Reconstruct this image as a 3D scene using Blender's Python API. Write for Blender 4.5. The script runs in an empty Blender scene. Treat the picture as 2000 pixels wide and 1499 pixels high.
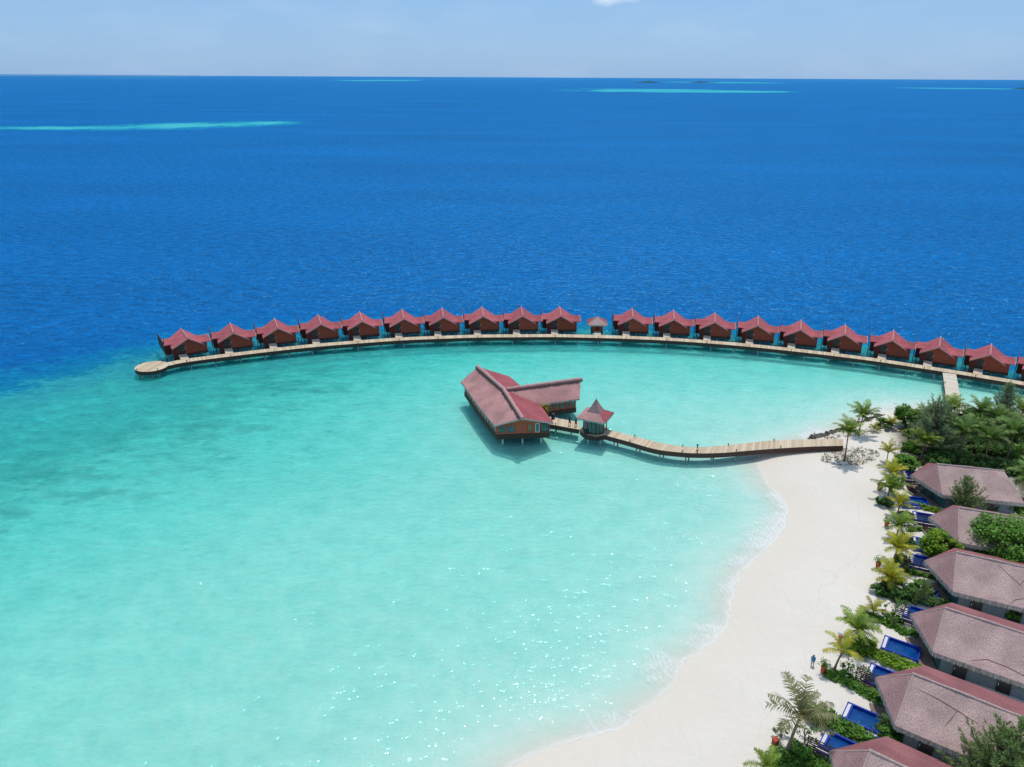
import bpy, math, random
import numpy as np
from mathutils import Vector, Matrix, Euler

# ------------------------------------------------------------------ camera, sky, sun, exposure
SC = bpy.context.scene
COL = SC.collection
F, CX, CY, H = 1521.0, 1000.0, 749.5, 60.0
ROT = Euler((math.pi/2 - math.radians(21.5), 0, 0)).to_matrix() @ Matrix.Rotation(math.radians(0.29), 3, 'Z')
cam_d = bpy.data.cameras.new('camera')
cam = bpy.data.objects.new('camera', cam_d)
COL.objects.link(cam)
cam.matrix_world = Matrix.Translation((0, 0, H)) @ ROT.to_4x4()
cam_d.sensor_width = 36.0
cam_d.lens = F/2000.0*36.0
cam_d.clip_start = 0.5
cam_d.clip_end = 300000.0
SC.camera = cam
SC.render.resolution_x, SC.render.resolution_y = 1024, 767

SUN_EL, SUN_AZ = math.radians(71), math.radians(14)      # azimuth from +Y towards +X
sund = Vector((math.sin(SUN_AZ)*math.cos(SUN_EL), math.cos(SUN_AZ)*math.cos(SUN_EL), math.sin(SUN_EL)))
sl = bpy.data.lights.new('sun', 'SUN')
sl.energy = 2.7
sl.angle = math.radians(0.53)
sl.color = (1.0, 0.94, 0.845)
so = bpy.data.objects.new('sun', sl)
COL.objects.link(so)
so.rotation_euler = (-sund).to_track_quat('-Z', 'Y').to_euler()

W = bpy.data.worlds.new('World')
SC.world = W
W.use_nodes = True
wn, wl = W.node_tree.nodes, W.node_tree.links
wn.clear()
sky = wn.new('ShaderNodeTexSky')
sky.sky_type = 'NISHITA'
sky.sun_disc = False
sky.sun_elevation = SUN_EL
sky.sun_rotation = SUN_AZ
sky.altitude = 0
sky.air_density = 1.0
sky.dust_density = 0.6
sky.ozone_density = 3.0
bg = wn.new('ShaderNodeBackground')
bg.inputs['Strength'].default_value = 0.12
wo = wn.new('ShaderNodeOutputWorld')
# faint high cloud veil over the clear sky
tc = wn.new('ShaderNodeTexCoord')
mp = wn.new('ShaderNodeMapping')
mp.inputs['Scale'].default_value = (5.0, 5.0, 16.0)
nz = wn.new('ShaderNodeTexNoise')
nz.inputs['Scale'].default_value = 1.6
nz.inputs['Detail'].default_value = 7
nz.inputs['Roughness'].default_value = 0.55
mr = wn.new('ShaderNodeMapRange')
mr.inputs['From Min'].default_value = 0.47
mr.inputs['From Max'].default_value = 0.78
mr.inputs['To Max'].default_value = 0.16
mr.clamp = True
mx = wn.new('ShaderNodeMix')
mx.data_type = 'RGBA'
mx.inputs['B'].default_value = (5.6, 6.6, 8.2, 1)
hs = wn.new('ShaderNodeMix')
hs.data_type = 'RGBA'
hs.inputs['Factor'].default_value = 0.75
hs.inputs['B'].default_value = (1.95, 3.95, 7.0, 1)
wl.new(tc.outputs['Generated'], mp.inputs['Vector'])
wl.new(mp.outputs['Vector'], nz.inputs['Vector'])
wl.new(nz.outputs['Fac'], mr.inputs['Value'])
# the sky whitens overhead, round the high sun
sz = wn.new('ShaderNodeSeparateXYZ')
up_ = wn.new('ShaderNodeMapRange')
up_.interpolation_type = 'SMOOTHSTEP'
up_.inputs['From Min'].default_value = .12
up_.inputs['From Max'].default_value = .65
ov = wn.new('ShaderNodeMix')
ov.data_type = 'RGBA'
ov.inputs['A'].default_value = (1.95, 3.95, 7.0, 1)
ov.inputs['B'].default_value = (3.3, 4.2, 5.4, 1)
wl.new(tc.outputs['Generated'], sz.inputs[0])
wl.new(sz.outputs['Z'], up_.inputs['Value'])
wl.new(up_.outputs['Result'], ov.inputs['Factor'])
wl.new(ov.outputs['Result'], hs.inputs['B'])
wl.new(sky.outputs['Color'], hs.inputs['A'])
wl.new(hs.outputs['Result'], mx.inputs['A'])
wl.new(mr.outputs['Result'], mx.inputs['Factor'])
# one small white cloud high in the frame
cd = (ROT @ Vector(((1195 - CX)/F, (CY + 4)/F, -1.0))).normalized()
vd = wn.new('ShaderNodeVectorMath')
vd.operation = 'SUBTRACT'
vd.inputs[1].default_value = cd
vs = wn.new('ShaderNodeVectorMath')
vs.operation = 'MULTIPLY'
vs.inputs[1].default_value = (38, 38, 110)
vl = wn.new('ShaderNodeVectorMath')
vl.operation = 'LENGTH'
cn = wn.new('ShaderNodeTexNoise')
cn.inputs['Scale'].default_value = 42
cn.inputs['Detail'].default_value = 6
ca = wn.new('ShaderNodeMath')
ca.operation = 'MULTIPLY_ADD'
ca.inputs[1].default_value = 1.6
cr = wn.new('ShaderNodeMapRange')
cr.inputs['From Min'].default_value = 1.9
cr.inputs['From Max'].default_value = 1.1
cr.inputs['To Max'].default_value = .8
mx2 = wn.new('ShaderNodeMix')
mx2.data_type = 'RGBA'
mx2.inputs['B'].default_value = (6.4, 7.2, 8.3, 1)
wl.new(tc.outputs['Generated'], vd.inputs[0])
wl.new(vd.outputs[0], vs.inputs[0])
wl.new(vs.outputs[0], vl.inputs[0])
wl.new(tc.outputs['Generated'], cn.inputs['Vector'])
wl.new(cn.outputs['Fac'], ca.inputs[0])
wl.new(vl.outputs['Value'], ca.inputs[2])
wl.new(ca.outputs[0], cr.inputs['Value'])
wl.new(cr.outputs['Result'], mx2.inputs['Factor'])
wl.new(mx.outputs['Result'], mx2.inputs['A'])
wl.new(mx2.outputs['Result'], bg.inputs['Color'])
wl.new(bg.outputs['Background'], wo.inputs['Surface'])

SC.view_settings.view_transform = 'Standard'
SC.view_settings.look = 'None'
SC.view_settings.exposure = 0.0
SC.view_settings.gamma = 1.0
SC.cycles.max_bounces = 8
SC.cycles.transparent_max_bounces = 12
SC.cycles.sample_clamp_indirect = 4.0
SC.cycles.caustics_reflective = False
SC.cycles.caustics_refractive = False
SC.cycles.use_denoising = True
SC.cycles.denoiser = 'OPENIMAGEDENOISE'
SC.cycles.denoising_input_passes = 'RGB_ALBEDO_NORMAL'
SC.cycles.denoising_prefilter = 'ACCURATE'

# ------------------------------------------------------------------ helpers
def P(px, py, z=0.0):
    """the point at height z that the photograph shows at pixel px, py"""
    d = ROT @ Vector(((px - CX)/F, -(py - CY)/F, -1.0))
    t = (z - H)/d.z
    return Vector((d.x*t, d.y*t, z))

def prop(o, label=None, cat=None, group=None, kind=None):
    for k, v in (('label', label), ('category', cat), ('group', group), ('kind', kind)):
        if v:
            o[k] = v
    return o

def thing(name, label, cat, loc=(0, 0, 0), rz=0.0, group=None):
    o = bpy.data.objects.new(name, None)
    COL.objects.link(o)
    o.empty_display_size = 0.3
    o.location = loc
    o.rotation_euler = (0, 0, rz)
    return prop(o, label, cat, group)

def copy_tree(o, parent=None):
    c = o.copy()
    COL.objects.link(c)
    if parent:
        c.parent = parent
    for ch in list(o.children):
        copy_tree(ch, c)
    return c

class MB:
    def __init__(s):
        s.v, s.f, s.m, s.t, s.uv = [], [], [], [], []
    def face(s, pts, m=0, t=0.5, uv=None):
        n = len(s.v)
        s.v += [tuple(p) for p in pts]
        s.f.append(tuple(range(n, n + len(pts))))
        s.m.append(m); s.t.append(t)
        if uv is None:
            a, b, c = Vector(pts[0]), Vector(pts[1]), Vector(pts[-1])
            nn = (b - a).cross(c - a)
            if nn.length > 1e-9:
                nn.normalize()
            if abs(nn.z) > 0.98 or nn.length < .5:
                uv = [(p[0], p[1]) for p in pts]
            else:
                h = Vector((-nn.y, nn.x, 0)).normalized()
                g = nn.cross(h)
                uv = [(h.dot(Vector(p)), g.dot(Vector(p))) for p in pts]
        s.uv.append(uv)
    def box(s, c, d, rz=0.0, m=0, t=0.5, taper=1.0):
        cx, cy, cz = c
        ca, sa = math.cos(rz), math.sin(rz)
        q = []
        for z, k in ((-.5, 1.0), (.5, taper)):
            for x, y in ((-.5, -.5), (.5, -.5), (.5, .5), (-.5, .5)):
                X, Y = x*d[0]*k, y*d[1]*k
                q.append((cx + X*ca - Y*sa, cy + X*sa + Y*ca, cz + z*d[2]))
        for i in ((0, 1, 5, 4), (1, 2, 6, 5), (2, 3, 7, 6), (3, 0, 4, 7), (4, 5, 6, 7), (3, 2, 1, 0)):
            s.face([q[k] for k in i], m, t)
    def tube(s, pts, rad, n=6, m=0, t=0.5, cap=True):
        pts = [Vector(p) for p in pts]
        if not hasattr(rad, '__len__'):
            rad = [rad]*len(pts)
        rings = []
        for i, p in enumerate(pts):
            d = (pts[min(i+1, len(pts)-1)] - pts[max(i-1, 0)])
            d = d.normalized() if d.length > 1e-9 else Vector((0, 0, 1))
            a = d.cross(Vector((0, 0, 1))) if abs(d.z) < .95 else d.cross(Vector((1, 0, 0)))
            a.normalize()
            b = d.cross(a)
            rings.append([p + (a*math.cos(k*2*math.pi/n) + b*math.sin(k*2*math.pi/n))*rad[i] for k in range(n)])
        for r0, r1 in zip(rings, rings[1:]):
            for k in range(n):
                s.face([r0[k], r0[(k+1) % n], r1[(k+1) % n], r1[k]], m, t)
        if cap:
            s.face(list(reversed(rings[0])), m, t)
            s.face(rings[-1], m, t)
    def prism(s, poly, z0, z1, m=0, mt=None, t=0.5):
        n = len(poly)
        s.face([(p[0], p[1], z1) for p in poly], m if mt is None else mt, t)
        s.face([(p[0], p[1], z0) for p in reversed(poly)], m, t)
        for i in range(n):
            a, b = poly[i], poly[(i+1) % n]
            s.face([(a[0], a[1], z0), (b[0], b[1], z0), (b[0], b[1], z1), (a[0], a[1], z1)], m, t)
    def build(s, name, mats, parent=None, org=None, smooth=False):
        if not isinstance(mats, (list, tuple)):
            mats = [mats]
        me = bpy.data.meshes.new(name)
        v = s.v
        if org is not None:
            o = Vector(org)
            v = [(p[0]-o.x, p[1]-o.y, p[2]-o.z) for p in v]
        me.from_pydata(v, [], s.f)
        for m in mats:
            me.materials.append(m)
        me.polygons.foreach_set('material_index', s.m)
        if smooth:
            me.polygons.foreach_set('use_smooth', [True]*len(s.f))
        at = me.attributes.new('tint', 'FLOAT', 'FACE')
        at.data.foreach_set('value', s.t)
        ul = me.uv_layers.new(name='uv')
        ul.data.foreach_set('uv', [c for u in s.uv for p in u for c in p])
        me.update()
        ob = bpy.data.objects.new(name, me)
        COL.objects.link(ob)
        if parent is not None:
            ob.parent = parent
        return ob

# ------------------------------------------------------------------ materials
def nodes_of(name):
    m = bpy.data.materials.new(name)
    m.use_nodes = True
    n, l = m.node_tree.nodes, m.node_tree.links
    b = n['Principled BSDF']
    return m, n, l, b

def mth(n, l, op, a, b=None, c=None, clamp=False):
    k = n.new('ShaderNodeMath')
    k.operation = op
    k.use_clamp = clamp
    for i, x in enumerate((a, b, c)):
        if x is None:
            continue
        if isinstance(x, (int, float)):
            k.inputs[i].default_value = x
        else:
            l.new(x, k.inputs[i])
    return k.outputs[0]

def mixc(n, l, fac, a, b, blend='MIX'):
    k = n.new('ShaderNodeMix')
    k.data_type = 'RGBA'
    k.blend_type = blend
    for i, x in (('Factor', fac), ('A', a), ('B', b)):
        if isinstance(x, (int, float)):
            k.inputs[i].default_value = x
        elif isinstance(x, tuple):
            k.inputs[i].default_value = (x[0], x[1], x[2], 1)
        else:
            l.new(x, k.inputs[i])
    return k.outputs['Result']

def noise(n, l, vec, scale, detail=4, rough=.55, dist=0.0):
    k = n.new('ShaderNodeTexNoise')
    k.inputs['Scale'].default_value = scale
    k.inputs['Detail'].default_value = detail
    k.inputs['Roughness'].default_value = rough
    k.inputs['Distortion'].default_value = dist
    if vec is not None:
        l.new(vec, k.inputs['Vector'])
    return k.outputs['Fac']

def mapping(n, l, vec, scale=(1, 1, 1), loc=(0, 0, 0), rz=0.0):
    k = n.new('ShaderNodeMapping')
    k.inputs['Scale'].default_value = scale
    k.inputs['Location'].default_value = loc
    k.inputs['Rotation'].default_value = (0, 0, rz)
    l.new(vec, k.inputs['Vector'])
    return k.outputs['Vector']

def rng(n, l, v, a, b, c=0.0, d=1.0, smooth=False):
    k = n.new('ShaderNodeMapRange')
    k.clamp = True
    if smooth:
        k.interpolation_type = 'SMOOTHSTEP'
    for i, x in (('From Min', a), ('From Max', b), ('To Min', c), ('To Max', d)):
        k.inputs[i].default_value = x
    l.new(v, k.inputs['Value'])
    return k.outputs['Result']

def attr(n, name):
    k = n.new('ShaderNodeAttribute')
    k.attribute_name = name
    return k.outputs['Fac']

def sc3(c, k):
    return tuple(min(1.0, x*k) for x in c)

def mat(name, col, rough=.7, var=.2, scale=(3, 3, 3), spec=.3, bump=0.0, uv=False, tint=0.0, col2=None, big=0.0, rand=0.0, metallic=0.0):
    """base colour varied by noise; col2 is the second colour the noise runs to; big adds broad weathering; rand varies it per object"""
    m, n, l, b = nodes_of(name)
    t = n.new('ShaderNodeTexCoord')
    vec = mapping(n, l, t.outputs['UV' if uv else 'Object'], scale)
    f = noise(n, l, vec, 1.0, 5, .65)
    f2 = rng(n, l, f, .3, .7)
    c = mixc(n, l, f2, sc3(col, 1-var), sc3(col2 or col, 1+var))
    if big:
        g = rng(n, l, noise(n, l, t.outputs['Object'], .35, 3), .35, .65, 1-big, 1+big)
        c = mixc(n, l, 1.0, c, g, 'MULTIPLY')
    if tint:
        g = rng(n, l, attr(n, 'tint'), 0, 1, 1-tint, 1+tint)
        c = mixc(n, l, 1.0, c, g, 'MULTIPLY')
    if rand:
        oi = n.new('ShaderNodeObjectInfo')
        g = rng(n, l, oi.outputs['Random'], 0, 1, 1-rand, 1+rand)
        c = mixc(n, l, 1.0, c, g, 'MULTIPLY')
    l.new(c, b.inputs['Base Color'])
    b.inputs['Roughness'].default_value = rough
    b.inputs['Specular IOR Level'].default_value = spec
    b.inputs['Metallic'].default_value = metallic
    if bump:
        k = n.new('ShaderNodeBump')
        k.inputs['Strength'].default_value = 1.0
        k.inputs['Distance'].default_value = bump
        l.new(f, k.inputs['Height'])
        l.new(k.outputs['Normal'], b.inputs['Normal'])
    return m

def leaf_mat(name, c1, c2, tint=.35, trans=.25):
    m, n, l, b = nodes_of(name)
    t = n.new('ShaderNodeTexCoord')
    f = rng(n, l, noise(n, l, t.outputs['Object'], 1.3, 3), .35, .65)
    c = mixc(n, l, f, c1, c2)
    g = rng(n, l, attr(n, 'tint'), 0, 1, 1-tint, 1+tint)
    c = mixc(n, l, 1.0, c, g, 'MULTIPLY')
    l.new(c, b.inputs['Base Color'])
    b.inputs['Roughness'].default_value = .55
    b.inputs['Specular IOR Level'].default_value = .25
    tr = n.new('ShaderNodeBsdfTranslucent')
    c2_ = mixc(n, l, 1.0, c, (1.3, 1.25, .5), 'MULTIPLY')
    l.new(c2_, tr.inputs['Color'])
    mxs = n.new('ShaderNodeMixShader')
    mxs.inputs[0].default_value = trans
    l.new(b.outputs[0], mxs.inputs[1])
    l.new(tr.outputs[0], mxs.inputs[2])
    l.new(mxs.outputs[0], n['Material Output'].inputs['Surface'])
    return m

def plank_mat(name, c1, c2, width, rough=.75):
    """boards laid across the walk: u runs along it, every board its own tone"""
    m, n, l, b = nodes_of(name)
    t = n.new('ShaderNodeTexCoord')
    sx = n.new('ShaderNodeSeparateXYZ')
    l.new(t.outputs['UV'], sx.inputs[0])
    k = mth(n, l, 'MULTIPLY', sx.outputs[0], 1.0/width)
    fl = mth(n, l, 'FLOOR', k)
    fr = mth(n, l, 'FRACT', k)
    wn_ = n.new('ShaderNodeTexWhiteNoise')
    wn_.noise_dimensions = '1D'
    l.new(fl, wn_.inputs['W'])
    f = noise(n, l, mapping(n, l, t.outputs['UV'], (.35, .1, 1)), 1.0, 4, .7)
    f = mth(n, l, 'ADD', mth(n, l, 'MULTIPLY', wn_.outputs['Value'], .65), mth(n, l, 'MULTIPLY', f, .5))
    c = mixc(n, l, rng(n, l, f, .2, .95), c1, c2)
    gap = mth(n, l, 'LESS_THAN', fr, .06)
    c = mixc(n, l, mth(n, l, 'MULTIPLY', gap, .55), c, (.08, .06, .045))
    l.new(c, b.inputs['Base Color'])
    b.inputs['Roughness'].default_value = rough
    b.inputs['Specular IOR Level'].default_value = .2
    return m

M = {}
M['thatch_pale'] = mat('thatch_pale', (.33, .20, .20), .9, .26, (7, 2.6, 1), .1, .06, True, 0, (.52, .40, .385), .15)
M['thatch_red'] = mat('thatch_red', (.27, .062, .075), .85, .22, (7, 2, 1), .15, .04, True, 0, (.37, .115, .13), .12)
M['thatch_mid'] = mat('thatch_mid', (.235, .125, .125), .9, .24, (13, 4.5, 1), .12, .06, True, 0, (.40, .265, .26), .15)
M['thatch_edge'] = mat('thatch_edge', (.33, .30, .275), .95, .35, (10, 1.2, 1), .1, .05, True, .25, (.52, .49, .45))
M['thatch_rest'] = mat('thatch_rose', (.33, .15, .145), .9, .22, (12, 4, 1), .1, .06, True, 0, (.52, .30, .29), .16)  # paler rose slopes, set against the red slopes of the same roof
M['thatch_villa'] = mat('thatch_grey', (.31, .20, .195), .9, .22, (13, 4.5, 1), .1, .07, True, 0, (.50, .38, .36), .18)  # paler grey-pink for the near villa slope
M['thatch_dull'] = mat('thatch_dull_red', (.215, .078, .085), .9, .22, (13, 4, 1), .1, .06, True, 0, (.33, .145, .155), .16)  # duller red for the far villa slopes
M['ridge_soft'] = mat('ridge_soft', (.43, .33, .315), .95, .3, (6, 6, 6), .1, .05)
M['seam'] = mat('thatch_seam_red', (.24, .10, .10), .9, .2)
M['ridge_rest'] = mat('ridge_rose', (.50, .285, .28), .9, .25, (4, 4, 4), .1, .04)
M['ridge_pale'] = mat('ridge_pale', (.50, .345, .335), .9, .25, (4, 4, 4), .1, .04)
M['ridge_hut'] = mat('ridge_hut', (.50, .28, .28), .8, .2, (4, 4, 4), .2)
M['roof_hut'] = mat('roof_hut', (.30, .068, .084), .8, .16, (7, .7, 1), .2, .02, True, 0, (.41, .115, .13), .16, .14)
M['wall_hut'] = mat('wall_hut', (.31, .062, .036), .7, .2, (1.2, 9, 1), .25, .01, True, 0, (.37, .085, .045), .1, .12)
M['wall_shade'] = mat('wall_red_shade', (.13, .030, .026), .75, .2, (9, 1, 1), .2, 0, True)  # hut wall red with shade put into the darker colour
M['wall_orange'] = mat('wall_orange_wood', (.36, .11, .035), .7, .2, (2, 8, 1), .25, 0, True)
M['door'] = mat('door_dark', (.012, .014, .018), .35, .2, (2, 2, 2), .5)
M['beam'] = mat('beam_brown', (.060, .038, .030), .8, .25, (.8, 6, 1), .15, .01, True, 0, (.085, .055, .045))
M['beam_lit'] = mat('beam_brown_lit', (.095, .055, .045), .8, .25, (.8, 6, 1), .15, .01, True)  # lighter beam brown: light thrown up by the sand put into the colour
M['pile'] = mat('pile_concrete', (.36, .36, .34), .85, .2, (2, 2, 1), .2)
M['pile_white'] = mat('pile_white', (.62, .63, .62), .7, .1, (2, 2, 1), .3)
M['deck'] = plank_mat('deck_boards', (.46, .355, .235), (.66, .56, .42), .42)
M['deck_grey'] = plank_mat('deck_boards_pale', (.56, .50, .41), (.66, .60, .50), .8)
M['gang'] = plank_mat('gangway_boards', (.52, .45, .36), (.64, .55, .44), .3)
M['lamp'] = mat('lamp_black', (.02, .02, .022), .5, .2, (3, 3, 3), .4)
M['lamp_red'] = mat('lamp_red_brown', (.16, .05, .03), .5, .2, (3, 3, 3), .4)
M['wall_rest'] = mat('wall_restaurant', (.50, .105, .052), .7, .18, (1, 9, 1), .25, .01, True, 0, (.60, .145, .075), .1)
M['skirt'] = mat('skirt_brown', (.075, .050, .038), .8, .2, (1, 6, 1), .2, 0, True)
M['grey_wall'] = mat('wall_render_grey', (.185, .225, .245), .85, .10, (2, 2, 2), .2, 0, False, 0, None, .08)
M['dark_wall'] = mat('wall_dark_timber', (.05, .038, .034), .8, .25, (7, 1, 1), .2, 0, True)
M['slat'] = mat('slat_brown', (.085, .052, .042), .75, .25, (2, 2, 2), .2)
M['tile'] = mat('pool_tile_blue', (.012, .035, .33), .25, .25, (6, 6, 6), .5, 0, False, 0, (.018, .05, .42))
M['pebble'] = mat('pebble_white', (.66, .66, .66), .9, .35, (14, 14, 14), .2)
M['stone_deck'] = mat('terrace_stone', (.50, .46, .42), .85, .12, (2, 2, 2), .2)
M['terrace'] = plank_mat('terrace_boards', (.19, .145, .12), (.26, .20, .17), .18)
M['terra'] = mat('terracotta', (.42, .085, .045), .75, .2, (4, 4, 4), .2)
M['rock'] = mat('rock_dark', (.075, .07, .07), .9, .4, (3, 3, 3), .2, .05, False, .35, (.16, .15, .14))
M['white_cloth'] = mat('white_cushion', (.72, .72, .71), .8, .08)
M['bark'] = mat('bark_palm', (.23, .175, .125), .9, .3, (3, 3, 14), .1, .02)
M['bark_dark'] = mat('bark_brown', (.13, .095, .07), .9, .3, (6, 6, 3), .1, .02)
M['boot'] = mat('palm_boot', (.33, .19, .07), .85, .3, (4, 4, 6), .1)
M['palm_green'] = leaf_mat('palm_leaf_green', (0.138, 0.236, 0.034), (0.265, 0.345, 0.057), .4)
M['palm_yellow'] = leaf_mat('palm_leaf_yellow', (.25, .30, .025), (.46, .40, .035), .35)
M['palm_dark'] = leaf_mat('palm_leaf_dark', (0.081, 0.163, 0.040), (0.188, 0.294, 0.075), .45)
M['palm_dry'] = leaf_mat('palm_leaf_dry', (.18, .20, .08), (.31, .29, .16), .4)
M['casu'] = leaf_mat('casuarina_needles', (0.144, 0.230, 0.075), (0.241, 0.345, 0.115), .4, .15)
M['casu_grey'] = leaf_mat('casuarina_needles_grey', (0.201, 0.282, 0.155), (0.310, 0.402, 0.230), .4, .15)
M['leaf'] = leaf_mat('broad_leaf', (0.065, 0.176, 0.023), (0.137, 0.286, 0.039), .5)
M['leaf_lime'] = leaf_mat('broad_leaf_lime', (0.116, 0.242, 0.018), (0.220, 0.352, 0.028), .45)
M['leaf_deep'] = leaf_mat('broad_leaf_deep', (0.058, 0.143, 0.034), (0.117, 0.227, 0.052), .5)
M['scrub'] = leaf_mat('scrub_leaf', (0.104, 0.104, 0.040), (0.176, 0.136, 0.072), .45)
M['metal'] = mat('metal_white', (.70, .72, .74), .35, .06, (2, 2, 2), .5)
M['skin'] = mat('skin', (.30, .16, .10), .6, .05)
M['hair'] = mat('hair_dark', (.015, .011, .009), .6, .1)
M['blue_shirt'] = mat('blue_shirt', (.02, .22, .42), .8, .1)
M['pale_short'] = mat('pale_shorts', (.50, .58, .62), .8, .08)
M['dark_cloth'] = mat('dark_cloth', (.018, .020, .03), .8, .1)
M['maroon_cloth'] = mat('maroon_cloth', (.055, .018, .022), .8, .1)
M['hazy_tree'] = mat('hazy_canopy', (.018, .10, .15), .9, .35, (.05, .05, .05), .1)  # distance haze mixed into the bluish canopy colour
M['hazy_land'] = mat('hazy_land', (.08, .22, .42), .9, .2, (.002, .002, .002), .1)  # blue of the distant air put into the land colour
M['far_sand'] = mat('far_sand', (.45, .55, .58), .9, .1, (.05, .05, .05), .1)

def glass_mat(name, col, rough=.12):
    m, n, l, b = nodes_of(name)
    t = n.new('ShaderNodeTexCoord')
    f = noise(n, l, t.outputs['Object'], .9, 3)
    l.new(mixc(n, l, rng(n, l, f, .4, .62), sc3(col, .55), sc3(col, 1.4)), b.inputs['Base Color'])
    b.inputs['Roughness'].default_value = rough
    b.inputs['Specular IOR Level'].default_value = .8
    return m
M['glass'] = glass_mat('window_glass', (.035, .105, .105))
M['glass_green'] = glass_mat('door_glass_green', (.20, .26, .12), .3)

def pool_water():
    m, n, l, b = nodes_of('pool_water')
    t = n.new('ShaderNodeTexCoord')
    f = noise(n, l, t.outputs['Object'], 1.2, 3)
    l.new(mixc(n, l, rng(n, l, f, .3, .7), (.003, .028, .17), (.004, .075, .27)), b.inputs['Base Color'])
    b.inputs['Roughness'].default_value = .05
    b.inputs['IOR'].default_value = 1.33
    k = n.new('ShaderNodeBump')
    k.inputs['Distance'].default_value = .02
    l.new(noise(n, l, t.outputs['Object'], 4, 2), k.inputs['Height'])
    l.new(k.outputs['Normal'], b.inputs['Normal'])
    return m
M['pool_water'] = pool_water()
# ------------------------------------------------------------------ the lie of the land: shore line and reef edge
shore_px = [(1005, 1499), (1057, 1471), (1100, 1457), (1145, 1445), (1190, 1432), (1229, 1420), (1250, 1392), (1299, 1361), (1322, 1330), (1332, 1303),
            (1376, 1271), (1405, 1245), (1427, 1220), (1430, 1184), (1437, 1152), (1449, 1121), (1474, 1098), (1503, 1073), (1535, 1033),
            (1545, 996), (1529, 969), (1505, 948), (1492, 925), (1484, 905), (1490, 888), (1535, 871), (1590, 856), (1640, 838), (1690, 818), (1730, 806),
            (1770, 800), (1830, 801), (1880, 806), (1940, 806), (2000, 809), (2080, 815)]
SH = [tuple(P(x, y)[:2]) for x, y in shore_px]
SH = [(-60, -90), (-32, 10), (-16, 36)] + SH + [(190, 118), (230, 60), (230, -90)]
reef_px = [(0, 733), (60, 714), (120, 702), (200, 682), (262, 668), (330, 652), (420, 645), (520, 637), (640, 631), (760, 627), (900, 625), (1060, 624),
           (1200, 627), (1330, 632), (1450, 639), (1560, 648), (1680, 660), (1800, 674), (1900, 690), (2000, 712)]
RF = [tuple(P(x, y)[:2]) for x, y in reef_px]
RF = [(-260, -60), (-190, 70), (-150, 142)] + RF + [(170, 150), (260, 90), (320, -60)]

def seg_dist(X, Y, poly, closed):
    d = np.full(X.shape, 1e9)
    n = len(poly)
    for i in range(n if closed else n-1):
        ax, ay = poly[i]
        bx, by = poly[(i+1) % n]
        dx, dy = bx-ax, by-ay
        t = np.clip(((X-ax)*dx + (Y-ay)*dy)/(dx*dx+dy*dy+1e-12), 0, 1)
        d = np.minimum(d, np.hypot(X-ax-t*dx, Y-ay-t*dy))
    return d

def inside(X, Y, poly):
    r = np.zeros(X.shape, bool)
    n = len(poly)
    for i in range(n):
        ax, ay = poly[i]
        bx, by = poly[(i+1) % n]
        c = (ay > Y) != (by > Y)
        with np.errstate(divide='ignore', invalid='ignore'):
            r ^= c & (X < (bx-ax)*(Y-ay)/(by-ay+1e-12) + ax)
    return r

def sstep(x, a, b):
    t = np.clip((x-a)/(b-a), 0, 1)
    return t*t*(3-2*t)

def fields(X, Y):
    """shore distance (positive in the water), reef distance (positive inside the lagoon), water depth"""
    sd = seg_dist(X, Y, SH, True)*np.where(inside(X, Y, SH), -1, 1)
    rd = seg_dist(X, Y, RF, True)*np.where(inside(X, Y, RF), 1, -1)
    w = np.maximum(sd, 0)
    dep = 0.90*(1-np.exp(-w/6.0)) + 0.0100*w + .019*np.maximum(w-50, 0) + .75*sstep(-rd, -62, -14)*sstep(w, 4, 22)
    dep = dep + 2.2*sstep(-rd, -26, -8) + 25*sstep(-rd, -15, 17)
    return sd, rd, dep

def land_z(sd):
    return 1.25*(1-np.exp(-np.maximum(-sd, 0)/5.0))

def gz(x, y):
    sd, _, _ = fields(np.array([x]), np.array([y]))
    return float(land_z(sd)[0])

def G(px, py, up=0.0):
    """the point of the sand seen at pixel px, py"""
    z = 1.2
    for _ in range(4):
        p = P(px, py, z)
        z = gz(p.x, p.y)
    p = P(px, py, z)
    return Vector((p.x, p.y, z + up))

def axis(lo, hi, step, far, grow=1.35):
    a = list(np.arange(lo, hi+step*.5, step))
    s, x = step, a[-1]
    while x < far:
        s *= grow
        x += s
        a.append(x)
    s, x = step, lo
    pre = []
    while x > -far:
        s *= grow
        x -= s
        pre.append(x)
    return np.array(pre[::-1] + a)

def sheet(name, xs, ys, zfun, m, attrs):
    X, Y = np.meshgrid(xs, ys)
    data = fields(X.ravel(), Y.ravel())
    Z = zfun(X.ravel(), Y.ravel(), data)
    co = np.stack([X.ravel(), Y.ravel(), Z], 1)
    nx, ny = len(xs), len(ys)
    i = (np.arange(ny-1)[:, None]*nx + np.arange(nx-1)[None, :]).ravel()
    q = np.stack([i, i+1, i+1+nx, i+nx], 1)
    me = bpy.data.meshes.new(name)
    me.vertices.add(len(co))
    me.vertices.foreach_set('co', co.ravel())
    me.loops.add(q.size)
    me.loops.foreach_set('vertex_index', q.ravel())
    me.polygons.add(len(q))
    me.polygons.foreach_set('loop_start', np.arange(len(q))*4)
    me.polygons.foreach_set('use_smooth', np.ones(len(q), bool))
    for k, v in attrs(X.ravel(), Y.ravel(), data).items():
        at = me.attributes.new(k, 'FLOAT', 'POINT')
        at.data.foreach_set('value', v.astype(np.float32))
    me.update(calc_edges=True)
    me.materials.append(m)
    o = bpy.data.objects.new(name, me)
    COL.objects.link(o)
    return prop(o, None, None, None, 'structure')

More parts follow.
